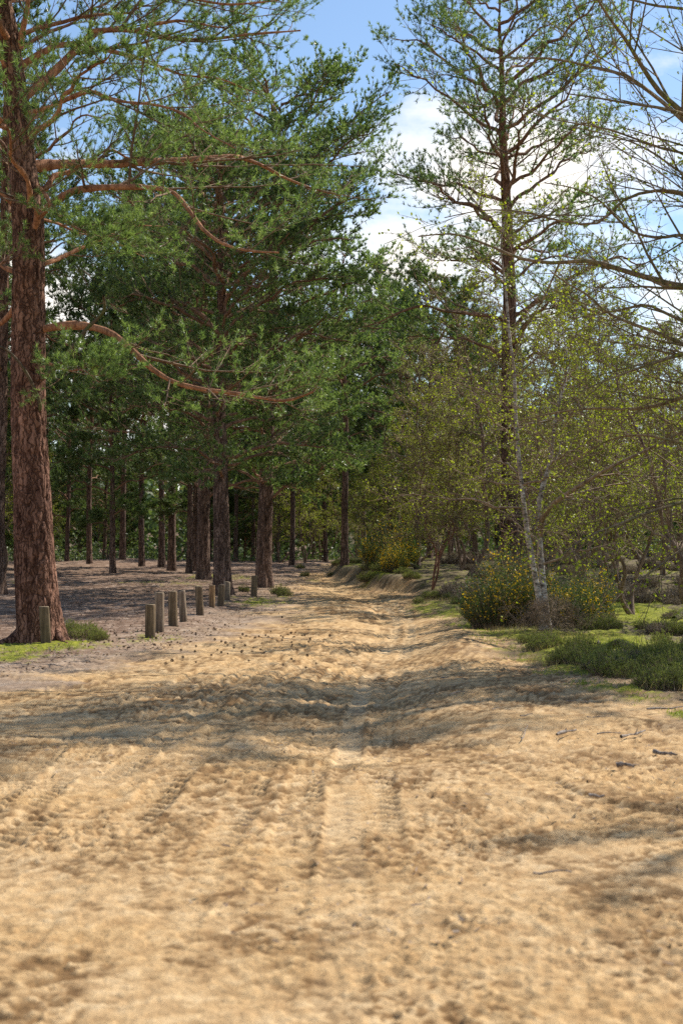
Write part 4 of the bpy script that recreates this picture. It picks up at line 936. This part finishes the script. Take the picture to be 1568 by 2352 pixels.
for i, a in enumerate([(1225, 2028, 88, 2, .010, 'thin dark stick lying alone on the near sand at right', 0), (1278, 1690, 45, 8, .028, 'thick grey stick pointing left on the right-hand sand', 1),
                       (1425, 1696, 60, 12, .02, 'bent grey stick with a raised tip near the right edge', 2), (1345, 1657, 60, 1, .008, 'long thin stick lying level on the right-hand sand', 0),
                       (1370, 1688, 50, 2, .011, 'pale slim stick beside the thick grey one', 0), (1485, 1640, 80, 6, .02, 'sturdy stick on the grass tuft at the right edge', 0), (1500, 1730, 50, -10, .03, 'broken chunk of branch at the far right edge of the sand', 0),
                       (1415, 1770, 40, -3, .035, 'stubby grey branch piece on trampled sand near the right edge', 0), (1350, 1852, 38, 0, .02, 'short grey stick right of the churned sand', 0), (1195, 1698, 12, 25, .009, 'forked twig standing out of the sand', 2),
                       (1030, 1605, 40, 4, .011, 'small dark twig on the sandy slope in half shade', 1), (1010, 1568, 22, 1, .014, 'little stick at the top of the sandy slope', 0), (1195, 1655, 28, 3, .012, 'short dark twig in the middle of the sunlit slope', 1),
                       (475, 1468, 70, 3, .012, 'pale root-like stick in front of the post row', 0), (600, 1474, 110, -3, .012, 'long pale stick across the track by the shade edge', 1), (540, 1466, 60, -3, .010, 'thin pale stick left of the long one', 0),
                       (655, 1316, 50, 3, .05, 'bleached fallen branch beside the far bend', 1), (700, 1345, 60, 6, .02, 'dark exposed root at the left side of the far track', 0), (640, 1357, 50, 6, .02, 'exposed root near the straight pine', 0),
                       (1300, 1620, 60, -3, .008, 'thin twig by the grassy edge', 1), (1130, 1640, 22, 4, .008, 'tiny twig left of the sunlit slope', 0)]):
    stick(*a[:6], 100+i, fork=a[6])
# fallen mossy log on the heath
def log(px, py, wpx, hpx, r, label, mats, seed, name='fallen_log', cat='log'):
    a = Gp(px, py); b_ = Gp(px+wpx, py-hpx); c = (a+b_)/2; z0 = Hpt(*c); s = np.linspace(0, 1, 22); d = b_-a
    p3 = np.stack([(s-.5)*d[0], (s-.5)*d[1], r*.7+.16*np.sin(s*3.14)**2], 1)
    v, q = tubes(p3[None], (r*(1-.45*s))[None], 14); v = v+(vn3(v[:, 0]*14, v[:, 1]*14, v[:, 2]*14, seed)-.5)[:, None]*r*.7
    root = thing(name, label, cat, (c[0], c[1], z0)); obj('wood', mesh_np('wood', v, quads=q, mats=[M_DEAD]), root)
    rng = np.random.default_rng(seed); i = rng.integers(0, len(v), 2500); pp = v[i]; k = pp[:, 2] > r*.9; pp = pp[k]+rng.normal(0, .015, (k.sum(), 3))
    V, T_ = blades(rng, pp, .03, .012, .8); obj('moss', mesh_np('moss', V, tris=T_, smooth=False, mats=[M_GRASS]), root, kind='stuff')
    return root
log(1370, 1512, 120, -22, .07, 'mossy rotting log on the yellow-green moss by the heather', None, 4)
log(905, 1340, 60, 4, .10, 'gnarled old root lying on the mossy bank by the small red birch', None, 5, 'fallen_root', 'root')
log(1548, 1440, 60, 8, .07, 'moss-covered branch half buried in heather at the right edge', None, 6)
def stump(px, py, wpx, hpx, label, seed):
    g = Gp(px, py); Yd = g[1]; r = wpx*Yd/F/2; H = hpx*Yd/F; z0 = Hpt(*g); sd, rows = 26, 14
    T, Z = np.meshgrid(np.arange(sd)*2*math.pi/sd, np.linspace(-.1, 1, rows)); R = r*(1+.5*np.exp(-np.clip(Z, 0, 1)*5))*(1+.45*(vn3(np.cos(T)*2.2+seed, np.sin(T)*2.2, Z, seed)-.5))
    top = .55+.55*vn3(np.cos(T)*1.8+seed, np.sin(T)*1.8, 0*Z, seed+2)
    V = np.stack([np.cos(T)*R, np.sin(T)*R, Z*H*np.where(Z > 0, top, 1)], -1).reshape(-1, 3)
    i = np.arange(rows-1)[:, None]*sd; s = np.arange(sd)[None]; s2 = (s+1) % sd; Q = np.stack([i+s, i+s2, i+sd+s2, i+sd+s], -1).reshape(-1, 4)
    ci = len(V); V = np.concatenate([V, [[0, 0, H*.35]]]); b_ = (rows-1)*sd; Tt = np.stack([b_+np.arange(sd), b_+(np.arange(sd)+1) % sd, np.full(sd, ci)], 1)
    return thing('tree_stump', label, 'stump', (g[0], g[1], z0), 0, None, mesh_np('tree_stump', V, quads=Q, tris=Tt, mats=[M_DEAD, M_STICK], qmat=0, tmat=1))
stump(1402, 1378, 42, 36, 'jagged rotten stump on the heath behind the birches', 3)
stump(1374, 1510, 9, 22, 'small reddish stub standing in the moss beside the log', 5)
# pine cones
def cone_mesh():
    V = []; Q = []; n = 0
    for k in range(9):
        f = k/8; rr = .020*math.sin(.35+f*2.5); m_ = 7
        for j in range(m_):
            a = (j+.5*(k % 2))*2*math.pi/m_; da = .38; z = -.005+f*.045
            ca, sa = math.cos(a), math.sin(a)
            V += [(math.cos(a-da)*rr*.6, math.sin(a-da)*rr*.6, z), (math.cos(a+da)*rr*.6, math.sin(a+da)*rr*.6, z), (ca*rr*1.35, sa*rr*1.35, z+.008)]
            Q.append((n, n+1, n+2)); n += 3
    return mesh_np('pine_cone', np.array(V)*1.25, tris=np.array(Q), smooth=False, mats=[M_CONE])
cm = cone_mesh(); rng = np.random.default_rng(44)
for i in range(130):
    px, py = (rng.uniform(150, 720), rng.uniform(1450, 1500)) if i < 80 else (rng.uniform(380, 760), rng.uniform(1405, 1540))
    g = Gp(px, py)
    if g[0] > edgeR(g[1]): continue
    o = thing('pine_cone', 'small dark pine cone lying on the sand near the post row', 'pine cone', (g[0], g[1], Hpt(*g)+.018), float(rng.uniform(0, 6)), 'pine cones scattered on the sand', cm)
    o.rotation_euler = (1.4, float(rng.uniform(0, .4)), float(rng.uniform(0, 6))); sc = float(rng.uniform(.55, 1.0)); o.scale = (sc, sc, sc)

# ------------------------------------------------------------------ timber cabin glimpsed through the birches
def box(x0, x1, y0, y1, z0, z1):
    V = np.array([(x, y, z) for z in (z0, z1) for y in (y0, y1) for x in (x0, x1)]); Q = np.array([(0, 2, 3, 1), (4, 5, 7, 6), (0, 1, 5, 4), (2, 6, 7, 3), (0, 4, 6, 2), (1, 3, 7, 5)]); return V, Q
Yc = 96; cx = (1240-784)/F*Yc; cz = Hpt(cx, Yc)
cab = thing('cabin', 'dark cabin with pale window glimpsed through the birch twigs', 'cabin', (cx, Yc, cz))
m1, t, b = mat('dark_boards', .8, .2); b.inputs['Base Color'].default_value = (.07, .055, .045, 1)
m2, t, b = mat('white_window_frame', .4, .4); b.inputs['Base Color'].default_value = (.8, .8, .8, 1)
m3, t, b = mat('window_glass', .05, .8); b.inputs['Base Color'].default_value = (.45, .55, .68, 1)  # sky reflection painted in as a pale blue base colour
m4, t, b = mat('roof_felt', .9, .2); b.inputs['Base Color'].default_value = (.05, .05, .05, 1)
for k in range(11):
    v, q = box(-2.6, 2.6, -.012*(k % 2)-.02, 3.0, .1+k*.32, .1+k*.32+.31)
    obj('board', mesh_np('board', v, quads=q, smooth=False, mats=[m1]), cab)
V = np.array([(-2.9, -.4, 3.55), (2.9, -.4, 3.55), (2.9, 3.4, 3.55), (-2.9, 3.4, 3.55), (-2.9, 1.5, 4.6), (2.9, 1.5, 4.6)])
obj('roof', mesh_np('roof', V, quads=np.array([(0, 1, 5, 4), (2, 3, 4, 5), (0, 3, 2, 1)]), tris=np.array([(0, 4, 3), (1, 2, 5)]), smooth=False, mats=[m4]), cab)
for x0 in (-.8, .1):
    v, q = box(x0, x0+.62, -.09, -.03, 2.65, 3.15); w = obj('window', mesh_np('window', v, quads=q, smooth=False, mats=[m2]), cab)
    v, q = box(x0+.05, x0+.57, -.10, -.0885, 2.72, 3.08); obj('pane', mesh_np('pane', v, quads=q, smooth=False, mats=[m3]), w)
